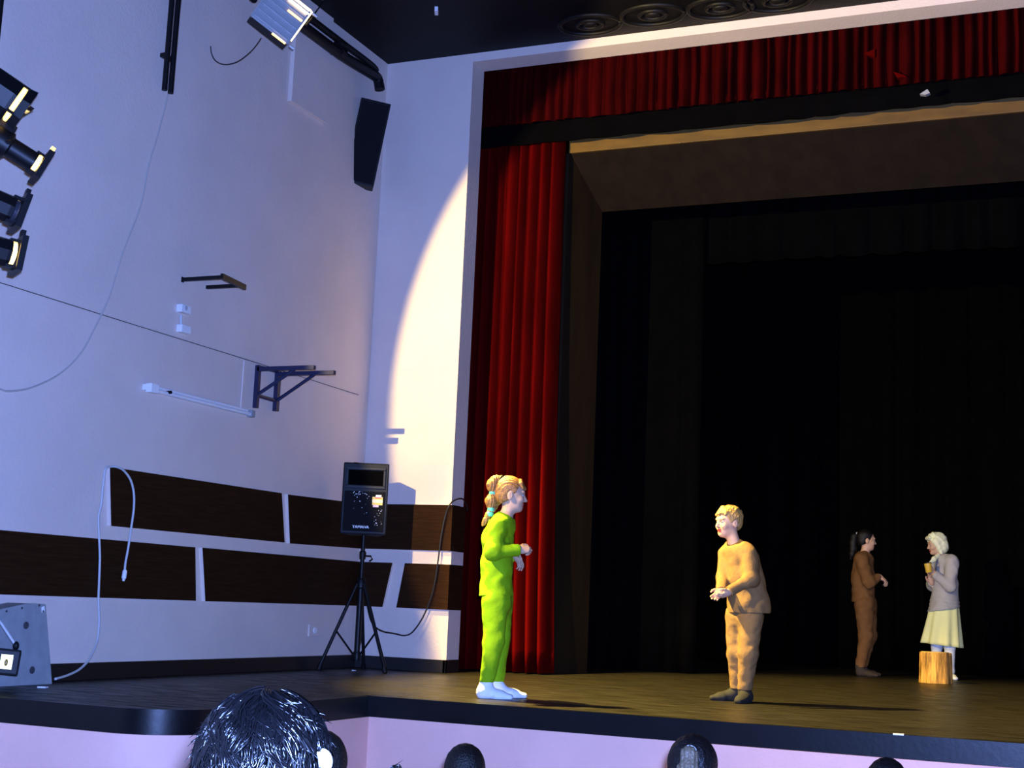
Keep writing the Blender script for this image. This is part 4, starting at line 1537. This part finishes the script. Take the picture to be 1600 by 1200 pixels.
# ---- the girl in brown at the back -------------------------------------------------------
def brown_girl():
    J = Pose(1347, 1056)
    t = Thing('person', J.base, 'person in a dim brown outfit with a dark ponytail at the rear of the stage', 'person')
    hC = J(1354, 844)
    fwd = J.vec(.95, .25, -.06)
    up = J.vec(.03, 0, 1)
    sc = 1.0
    sh = [J(1346, 874, -.14), J(1349, 874, .14)]
    el = [J(1357, 911, -.20), J(1357, 908, .12)]
    wr = [J(1374, 901, -.12), J(1372, 902, .04)]
    hipj = [J(1350, 945, -.08), J(1355, 945, .08)]
    kn = [J(1353, 993, -.06), J(1359, 993, .08)]
    an = [J(1343, 1047, -.06), J(1346, 1046, .08)]
    lo, hi = jbox(J, 1326, 1392, 824, 1058, -.3, .28, .07)
    F = Field(lo, hi, .0065)
    L, R = head(F, hC, fwd, up, sc)
    F.chain([J(1353, 857), J(1350, 868)], [.046, .05], .03)
    F.chain([J(1349, 875), J(1349, 912), J(1352, 940)], [.085, .075, .09], .03, J.ey, 1.3)
    for i in (0, 1):
        F.chain([sh[i], el[i], wr[i]], [.046, .036, .024], .02)
        F.chain([hipj[i], kn[i], an[i]], [.075, .05, .034], .02)
    hand(F, wr[0], J.vec(.80, .1, -.45), J.vec(-.4, .3, -.8), J.vec(.1, .8, .3), 1.05, (28, 32, 25), 5)
    hand(F, wr[1], J.vec(.85, -.1, -.4), J.vec(-.4, -.3, -.8), J.vec(.1, -.8, .3), 1.05, (28, 32, 25), 5)
    hl = [J(1340, 1055, -.06), J(1344, 1054, .08)]
    for q in hl:
        q[2] = 0
    fd = [J.vec(1, -.2, 0), J.vec(1, .2, 0)]
    for i in (0, 1):
        foot(F, hl[i], fd[i], .22)
    field_obj(t, 'body', F, [M_SKIN, M_LIP], paint=lips_paint(L, R, sc))
    eyes(t, L, R, sc)
    F = Field(*jbox(J, 1326, 1385, 860, 945, -.3, .3), .007)
    F.chain([J(1349, 877), J(1348, 905), J(1350, 946)], [.112, .118, .128], .04, J.ey, 1.25)
    F.cap(J(1351, 870, -.07), J(1352, 870, .07), .065, .065, .05)
    for i in (0, 1):
        F.chain([sh[i], el[i], wr[i]], [.074, .058, .042], .035)
    F.ripple(wrinkle(.005, 34, 15))
    F.cut(J(1350, 941), A([0, 0, -1.0]), .4)
    F.cut(J(1352, 866), J.vec(.45, 0, .9), .10)
    for i in (0, 1):
        F.cut(wr[i], wr[i] - el[i], .06)
    field_obj(t, 'sweatshirt', F, M_TAN2)
    F = Field(*jbox(J, 1326, 1380, 920, 1055, -.22, .22), .007)
    F.chain([J(1351, 930), J(1353, 948)], [.105, .112], .03, J.ey, 1.25)
    for i in (0, 1):
        F.chain([hipj[i], kn[i], an[i]], [.105, .076, .052], .03)
    F.ripple(wrinkle(.004, 48, 16))
    F.cut(an[0] + A([0, 0, .03]), A([0, 0, -1.0]), .25)
    field_obj(t, 'trousers', F, M_TAN2)
    for i in (0, 1):
        F = Field(*bbox([hl[i] - .12, hl[i] + .12, hl[i] + fd[i] * .26, hl[i] + A([0, 0, .2])], .04), .007)
        foot(F, hl[i], fd[i], .23, k=.03)
        F.cap(an[i] + A([0, 0, .04]), hl[i] + fd[i] * .04 + A([0, 0, .04]), .044, .040, .04)
        F.v -= .003
        F.cut(hl[i] + A([0, 0, .001]), A([0, 0, -1.0]), .5)
        field_obj(t, 'sock', F, M_SOCKD)
    F = Field(*bbox([hC - .16, hC + .16, J(1328, 872, 0)], .04), .006)
    Q = L
    F.ell(Q(-.018, 0, .034), sc * A([.102, .084, .092]), R, .01)
    F.ell(Q(-.05, 0, -.02), sc * A([.060, .070, .060]), R, .02)
    F.cut(Q(.040, 0, .045), R @ A([.90, 0, -.43]), .3)
    F.cut(Q(-.06, 0, -.062), R @ A([.45, 0, -1]), .3)
    for sg in (-1, 1):
        F.carve(Q(-.010, sg * .09, -.018), sc * A([.024, .03, .036]), R, .01)
    field_obj(t, 'hair', F, M_DARKHAIR)
    P = [J(1341, 834), J(1335, 838, 0), J(1333, 848, 0), J(1333, 858, 0), J(1331, 866, 0), J(1329, 874, 0)]
    F = Field(*bbox(P, .08), .006)
    F.chain(P, [.02, .04, .042, .04, .03, .012], .02)
    field_obj(t, 'ponytail', F, M_DARKHAIR)
    t.part('hair_band', MB().lathe(J(1338.5, 836), J.vec(-.9, 0, .2), [(-.012, .03), (0, .036), (.012, .03)], 12), M_CABLE, smooth='angle')


# ---- the figure with the white headscarf ---------------------------------------------------
def scarf_figure():
    J = Pose(1478, 1061)
    t = Thing('person', J.base, 'person in a white headscarf, grey top and cream skirt behind the log', 'person')
    hC = J(1463, 851)
    fwd = J.vec(-.93, -.34, -.16)
    up = J.vec(-.10, -.02, 1)
    sc = 1.0
    sh = [J(1487, 878, -.13), J(1466, 878, .13)]
    el = [J(1484, 916, -.20), J(1457, 914, .08)]
    wr = [J(1459, 896, -.24), J(1456, 910, -.04)]
    hipj = [J(1479, 962, -.06), J(1469, 962, .06)]
    kn = [J(1484, 1008, -.06), J(1464, 1008, .06)]
    an = [J(1484, 1049, -.03), J(1462, 1049, .05)]
    lo, hi = jbox(J, 1440, 1505, 826, 1064, -.38, .28, .07)
    F = Field(lo, hi, .0065)
    L, R = head(F, hC, fwd, up, sc)
    F.chain([J(1467, 862), J(1473, 874)], [.046, .05], .03)
    F.chain([J(1477, 880), J(1477, 915), J(1475, 945)], [.085, .078, .092], .03, J.ey, 1.3)
    for i in (0, 1):
        F.chain([sh[i], el[i], wr[i]], [.046, .036, .025], .02)
        F.chain([hipj[i], kn[i], an[i]], [.075, .05, .034], .02)
    hand(F, wr[0], J.vec(-.62, .1, .75), J.vec(.2, .9, .1), J.vec(-.6, 0, -.5), 1.05, (45, 55, 40), 3)
    hand(F, wr[1], J.vec(-.2, -.1, .9), J.vec(.2, -.9, .1), J.vec(-.8, 0, 0), 1.05, (50, 60, 40), 3)
    hl = [J(1482, 1061, -.03), J(1462, 1060, .05)]
    for q in hl:
        q[2] = 0
    fd = [J.vec(.45, -.9, 0), J.vec(-.6, -.8, 0)]
    for i in (0, 1):
        foot(F, hl[i] + fd[i] * -.03, fd[i], .21)
    field_obj(t, 'body', F, [M_SKIN, M_LIP], paint=lips_paint(L, R, sc))
    eyes(t, L, R, sc)
    F = Field(*jbox(J, 1444, 1508, 860, 960, -.34, .3), .007)
    F.chain([J(1478, 882), J(1477, 915), J(1475, 958)], [.120, .130, .176], .04, J.ey, 1.08)
    F.cap(J(1475, 875, -.07), J(1475, 875, .07), .066, .066, .05)
    for i in (0, 1):
        F.chain([sh[i], el[i], wr[i]], [.080, .062, .042], .035)
    F.ripple(lambda P: wrinkle(.005, 34, 21)(P) + .004 * np.sin(P[..., 2] * 150 + P[..., 0] * 25) * np.clip(1 - np.abs(P[..., 2] - J(1475, 945)[2]) / .12, 0, 1))
    F.cut(J(1475, 953), J.vec(.16, 0, -1), .4)
    F.cut(J(1470, 870), J.vec(-.4, 0, .9), .10)
    for i in (0, 1):
        F.cut(wr[i], wr[i] - el[i], .06)
    field_obj(t, 'top', F, M_GREYTOP)
    # skirt: a flared ring of folds
    n, mrows = 72, 14
    top_, bot_ = J(1476, 938), J(1471, 1008)
    v, f = [], []
    for side in (0, 1):
        for k in range(mrows + 1):
            s_ = k / mrows
            c = top_ + (bot_ - top_) * s_
            for j in range(n):
                a = 2 * math.pi * j / n
                rr = (.148 + .070 * s_) * (1 + (.02 + .07 * s_) * math.sin(9 * a + 1.1) + .03 * s_ * math.sin(4 * a)) - side * .006
                v.append(c + rr * (math.cos(a) * J.ex * 1.0 + math.sin(a) * J.ey * .85) + A([0, 0, -.02 * s_ * math.cos(a)]))
    N = n * (mrows + 1)
    for k in range(mrows):
        for j in range(n):
            a, b = k * n + j, k * n + (j + 1) % n
            f.append((a, a + n, b + n, b))
            f.append((N + a, N + b, N + b + n, N + a + n))
    for j in range(n):
        a, b = mrows * n + j, mrows * n + (j + 1) % n
        f.append((a, N + a, N + b, b))
        f.append((j, (j + 1) % n, N + (j + 1) % n, N + j))
    t.part('skirt', MB().add(v, f), M_SKIRT, smooth=True)
    F = Field(*jbox(J, 1446, 1500, 940, 1064, -.24, .24), .007)
    for i in (0, 1):
        F.chain([hipj[i], kn[i], an[i], hl[i] + A([0, 0, .05])], [.070, .058, .046, .042], .03)
        foot(F, hl[i] + fd[i] * -.03, fd[i], .215, k=.03)
    F.v -= .003
    F.cut(J.base + A([0, 0, .001]), A([0, 0, -1.0]), .6)
    field_obj(t, 'tights', F, M_SOCKW)
    # headscarf
    F = Field(*bbox([hC - .2, hC + .2], .03), .0055)
    Q = L
    F.ell(Q(-.018, 0, .036), sc * A([.112, .094, .106]), R, .01)
    F.ell(Q(-.055, 0, -.035), sc * A([.078, .088, .075]), R, .03)
    F.cap(Q(.02, .075, .03), Q(-.02, .055, -.11), .03, .025, .03)
    F.cap(Q(.02, -.075, .03), Q(-.02, -.055, -.11), .03, .025, .03)
    F.carve(Q(.10, 0, -.035), sc * A([.075, .066, .098]), R, .02)
    F.cap(Q(.075, -.05, .085), Q(.075, .05, .085), .020, .020, .012)
    F.cap(Q(.035, -.06, .115), Q(.03, .055, .118), .018, .018, .012)
    F.cap(Q(.06, .0, .10), Q(.02, 0, .135), .02, .016, .012)
    F.ripple(wrinkle(.004, 60, 31))
    F.cut(Q(-.03, 0, -.115), R @ A([.2, 0, -1]), .3)
    field_obj(t, 'headscarf', F, M_SCARF)
    F = Field(*bbox([J(1445, 880, -.4), J(1475, 866, 0)], .04), .005)
    F.chain([J(1466, 868, -.10), J(1459, 874, -.16), J(1452, 881, -.22)], [.020, .022, .012], .02, J.ez, 1.3)
    field_obj(t, 'scarf_end', F, M_SCARF)
    c = J(1450.5, 887, -.30)
    m = Thing('cup', c - A([0, 0, .05]), 'small yellow cup held up by the person in the headscarf', 'cup')
    m.part('cup_body', MB().lathe(c, (-.15, 0, 1), [(-.055, .030), (-.05, .034), (.05, .040), (.05, .036), (-.04, .030)], 18), M_YELLOW, smooth='angle')
    m.part('rim', MB().lathe(c, (-.15, 0, 1), [(.046, .041), (.056, .042), (.056, .036), (.046, .036)], 18), M_DARKHAIR, smooth='angle')


green_girl()
tan_boy()
brown_girl()
scarf_figure()

# the log in front of the figure
J = Pose(1461, 1067)
c0, c1 = J.base, J(1461, 1021)
lr = J.s * 23.5
t = Thing('log', c0, 'short upright timber log with brown bark on the stage floor', 'log')
n, rows = 48, 12
v, f = [], []
hgt = (c1 - c0)[2] + .01
for k in range(rows + 1):
    z = hgt * k / rows
    for j in range(n):
        a = 2 * math.pi * j / n
        rr = lr * (1 + .05 * math.sin(3 * a + .6 + z) + .055 * abs(math.sin(3.5 * a + 1 + z * 1.2)) + .02 * math.sin(11 * a + 2 + z * 4) + .022 * math.sin(13 * a + z * 9) + .04 * (1 - k / rows) ** 3 + .03 * (1 if (k == rows) else 0) * -1)
        v.append(c0 + A([rr * math.cos(a), rr * math.sin(a), z]))
for k in range(rows):
    for j in range(n):
        f.append((k * n + j, k * n + (j + 1) % n, (k + 1) * n + (j + 1) % n, (k + 1) * n + j))
f.append(tuple(range(n))[::-1])
f.append(tuple(rows * n + j for j in range(n)))
t.part('bark', MB().add(v, f), M_BARK, smooth='angle')
ct = [c0 + A([lr * .9 * math.cos(a), lr * .9 * math.sin(a), hgt]) for a in np.linspace(0, 2 * math.pi, 40)[:-1]]
t.part('cut_face', MB().prism(ct, (0, 0, .006)), M_CUT)
# a pale shape at the frame edge: part of someone crouching in the wings
J = Pose(1606, 1056)
t = Thing('person', J.base, 'dim crouching person in pale striped clothes at the far wing', 'person')
F = Field(*bbox([J.base - .35, J(1606, 975, 0) + .35], .05), .009)
hC = J(1612, 965)
L, R = head(F, hC, J.vec(-.6, -.8, -.1), A([0, 0, 1.0]))
F.chain([hC + A([0, 0, -.08]), J(1613, 990, 0), J(1616, 1030, .05)], [.045, .10, .14], .03)
for sg in (-1, 1):
    kn_ = J(1604 + 8 * sg, 1020, -.25 + .1 * sg)
    F.chain([J(1616, 1036, .03 * sg), kn_, A([kn_[0], kn_[1], .03]) + J.vec(.02, .12, 0)], [.09, .07, .045], .03)
    F.chain([J(1612 + 5 * sg, 988, .05 * sg), J(1602 + 9 * sg, 1010, -.15), kn_ + A([0, 0, .05])], [.05, .042, .028], .02)
F.cut(J.base + A([0, 0, .002]), A([0, 0, -1.0]), 1)
field_obj(t, 'body', F, [M_SKIN, M_LIP], paint=lips_paint(L, R, 1))
F = Field(*bbox([J.base - .35, J(1606, 975, 0) + .35], .05), .009)
F.chain([J(1612, 985, 0), J(1615, 1034, .04)], [.115, .155], .03)
for sg in (-1, 1):
    kn_ = J(1604 + 8 * sg, 1020, -.25 + .1 * sg)
    F.chain([J(1612 + 5 * sg, 988, .05 * sg), J(1602 + 9 * sg, 1010, -.15)], [.06, .055], .02)
    F.chain([J(1616, 1036, .03 * sg), kn_, A([kn_[0], kn_[1], .09]) + J.vec(.02, .1, 0)], [.11, .085, .06], .03)
field_obj(t, 'clothes', F, mat('pale_striped_cloth', (.22, .22, .24), .9, noise=.4, nscale=10, stretch=(.3, .3, 4)))

# ------------------------------------------------------------------ the audience


def spectator(u, vtop, wpx, dist, style, label, turn=0.0, hm=None, ear=False):
    d = ray(u, vtop)
    P = CAM + d * dist                        # dist along the optical axis
    s = dist / FPX
    sc = wpx * s / .164
    fwd0 = norm(A([d[0], d[1], 0]))
    sd0 = A([-fwd0[1], fwd0[0], 0])
    fwd = norm(fwd0 * math.cos(turn) - sd0 * math.sin(turn))
    sd = A([-fwd[1], fwd[0], 0])
    hC = P - A([0, 0, .122 * sc])
    base = A([hC[0], hC[1], GZ])
    t = Thing('person', base, label, 'person')
    bs = .8 + .2 * sc
    neck = hC + A([0, 0, -.10 * sc]) - fwd * .015
    shz = hC[2] - .24 * bs
    seat = GZ + .44
    up = A([0, 0, 1.0])
    lo = A([hC[0], hC[1], GZ]) - A([.62, .62, 0.02])
    hi = A([hC[0], hC[1], hC[2] + .2]) + A([.62, .62, 0])
    F = Field(lo, hi, .0085)
    L, R = head(F, hC, fwd, up, sc)
    cx = A([hC[0], hC[1], 0]) - fwd * .03
    F.chain([neck, cx + up * (shz + .03)], [.05 * bs, .055 * bs], .03)
    F.cap(cx + up * (shz - .03) + sd * .13 * bs, cx + up * (shz - .03) - sd * .13 * bs, .055, .055, .05)
    F.chain([cx + up * (shz - .08), cx + up * (seat + .12)], [.09 * bs, .10 * bs], .05, sd, 1.35)
    for sg in (-1, 1):
        hip = cx + up * (seat + .10) + sd * sg * .08
        kn = hip + fwd * .40 * bs - up * .02
        ft_ = A([kn[0], kn[1], GZ + .03])
        F.chain([hip, kn, ft_ + up * .04], [.075, .055, .038], .03)
        F.chain([ft_, ft_ + fwd * .14], [.032, .028], .02)
        shd = cx + up * (shz - .03) + sd * sg * .16 * bs
        elb = shd - up * .24 * bs + fwd * .06 + sd * sg * .03
        wrs = kn - fwd * .12 + up * .07
        F.chain([shd, elb, wrs], [.045, .037, .026], .03)
        hand(F, wrs, fwd * .9 - up * .25, -up, -sd * sg, .9, (12, 15, 12), 6)
    F.cut(base + up * .003, -up, 2)
    field_obj(t, 'body', F, [M_SKIN, M_LIP], paint=lips_paint(L, R, sc))
    # sweater
    F = Field(lo, hi, .011)
    F.cap(cx + up * (shz - .03) + sd * .13 * bs, cx + up * (shz - .03) - sd * .13 * bs, .07, .07, .05)
    F.chain([cx + up * (shz - .06), cx + up * (seat + .06)], [.11 * bs, .125 * bs], .05, sd, 1.35)
    for sg in (-1, 1):
        shd = cx + up * (shz - .03) + sd * sg * .16 * bs
        elb = shd - up * .24 * bs + fwd * .06 + sd * sg * .03
        wrs = cx + up * (seat + .08) + sd * sg * .08 + fwd * .40 * bs - fwd * .12 + up * .07
        F.chain([shd, elb, wrs - fwd * .02], [.06, .05, .036], .03)
    field_obj(t, 'sweater', F, M_DARKCLOTH)
    # hair
    F = Field(*bbox([hC - .17 * sc, hC + .19 * sc], .03), .0042 if sc > 1.05 else .005)
    Q = L
    grow = {'crop': .004, 'long': .014, 'tail': .010}[style]
    F.ell(Q(-.016, 0, .032), sc * (A([.094, .074, .087]) + grow), R, .01)
    F.ell(Q(-.050, 0, -.03), sc * (A([.052, .064, .066]) + grow), R, .03)
    if style == 'long':
        F.chain([Q(-.03, .07, .02), Q(-.02, .078, -.09)], [.035 * sc, .03 * sc], .03)
        F.chain([Q(-.05, -.062, .02), Q(-.06, -.058, -.09)], [.032 * sc, .03 * sc], .03)
    F.cut(Q(.045, 0, .050), R @ A([.93, 0, -.38]), .5)
    if style != 'long':
        F.cut(Q(-.06, 0, -.085), R @ A([.3, 0, -1]), .5)
    if ear or style == 'crop':
        for sg in (-1, 1):
            F.carve(Q(-.006, sg * .09, -.020), sc * A([.026, .034, .040]), R, .01)
    F.ripple(lambda P: (.0022 if style == 'long' else .0006) * np.sin(((P - hC) @ R)[..., 1] * 260 / sc + 2 * np.sin(((P - hC) @ R)[..., 2] * 40)))
    hair = field_obj(t, 'hair', F, hm or M_DARKHAIR)
    return t, hC, R, sc, L, hair, F


DRK = mat('dark_brown_cropped_hair', (0.004, 0.0035, 0.003), 0.45, spec=0.2, bump=0.6, bscale=160)
t1, hC, R, sc, L, hair, HF = spectator(420, 1096, 166, 2.25, 'long', 'close audience member with glossy tousled dark hair lit by the flash', 0.12, M_GLOSSHAIR, True)
# combed strands over the head, from the crown outwards
r = np.random.default_rng(21)
mb = MB()
crown = A([-.05, .012, .0])
for clump in range(230):
    th = r.uniform(0, 2 * math.pi)
    rad0 = r.uniform(.01, 1.0) ** .7
    bend = r.normal(0, .5)
    lift = r.uniform(.000, .010)
    for k in range(11):
        thk = th + r.normal(0, .05)
        pts = []
        l0 = rad0 * 1.3 + r.normal(0, .03)
        ln = r.uniform(.5, 1.0)
        for q in range(6):
            a = l0 + ln * q / 5                      # polar angle from the crown
            b = thk + bend * (q / 5) ** 1.4 + .06 * math.sin(9 * a + clump)
            e = A([math.sin(a) * math.cos(b), math.sin(a) * math.sin(b), math.cos(a)])
            g = A([-.016, 0, .030]) + e * (A([.110, .090, .103]) + lift + .004 * math.sin(k) + (.010 if (q == 5 and k < 2) else 0))
            if a > 1.9:
                g = g + A([0, 0, -.01])
            pts.append(g)
        if pts[0][0] > .055 and pts[0][2] < .06:
            continue
        mb.tube([L(*(g * A([1.12 if g[0] < 0 else 1.0, 1.04, 1.0]) + A([-.004, 0, 0]))) for g in pts], [.0016, .0019, .0019, .0017, .0012, .0004], 3, caps=False)
cl_ = CAM + ray(504, 1190) * 2.165
t1.part('white_oval', MB().ell(cl_, .0155, .010, .020, np.stack([CM[0], CM[2], CM[1]], 1)), M_PAPER, smooth=True, label='white oval shape at the side of the hair')  # plain white ellipsoid at the side of the hair
o = t1.part('hair_strands', mb, M_GLOSSHAIR, parent=hair, smooth=True)
o['kind'] = 'stuff'
spectator(505, 1140, 88, 3.75, 'crop', 'audience member with cropped dark hair half hidden by the tousled head', 0.10, DRK)
spectator(728, 1161, 68, 4.9, 'crop', 'audience member with short dark hair alone before the pink stage front', 0.0, DRK)
t4, hC, R, sc, L, hair, HF = spectator(1083, 1149, 76, 4.5, 'tail', 'audience member with dark hair tied in a paler ponytail', 0.0, M_DARKHAIR, True)
F = Field(*bbox([L(-.16, 0, .06), L(-.14, 0, -.2)], .06), .0045)
F.chain([L(-.085, .01, .075), L(-.125, .012, .07), L(-.145, .014, .02), L(-.135, .015, -.06), L(-.12, .015, -.16)], [.016 * sc, .026 * sc, .034 * sc, .03 * sc, .008], .012)
F.ripple(lambda P: .003 * np.sin(((P - hC) @ R)[..., 1] * 500))
field_obj(t4, 'ponytail', F, mat('ash_brown_hair', (.10, .075, .045), .5, bump=.6, bscale=120))
t4.part('hair_band', MB().lathe(L(-.10, .01, .073), R @ A([-1, 0, 0]), [(-.012, .02 * sc), (0, .026 * sc), (.012, .02 * sc)], 14), M_CABLE, smooth='angle')
spectator(1386, 1183, 68, 4.9, 'crop', 'audience member of whom only a dark rounded crown shows', 0.0, M_DARKHAIR)
# silver foil shape between the heads: a folded paper hat on a child below the frame
t6, hC, R, sc, L, hair, HF = spectator(618, 1206, 52, 6.1, 'crop', 'small audience member below the frame under the foil hat', 0.0, DRK)
q = onX(0, 0, -1) * 0
tp = CAM + ray(632, 1186) * 6.08
c = L(-.02, 0, .116)
e1 = R[:, 1]
mbf = MB()
bA = [c + R @ A([.048 * math.cos(a), .048 * math.sin(a), .0]) for a in np.linspace(0, 2 * math.pi, 15)[:-1]]
apx = [c + (p - c) * .35 + A([0, 0, .032 + .008 * math.sin(3 * i)]) for i, p in enumerate(bA)]
v = bA + apx + [tp, c + A([0, 0, .036])]
n = 14
f = [(i, (i + 1) % n, n + (i + 1) % n, n + i) for i in range(n)] + [(n + i, n + (i + 1) % n, 2 * n + 1) for i in range(n) if i not in (0, 1, 13)] + [(n + i, n + (i + 1) % n, 2 * n) for i in (0, 1, 13)] + [tuple(range(n))[::-1]]
single('foil_hat', MB().add(v, f), M_FOIL, 'shiny silver foil tip poking up between two audience heads', 'hat', c)
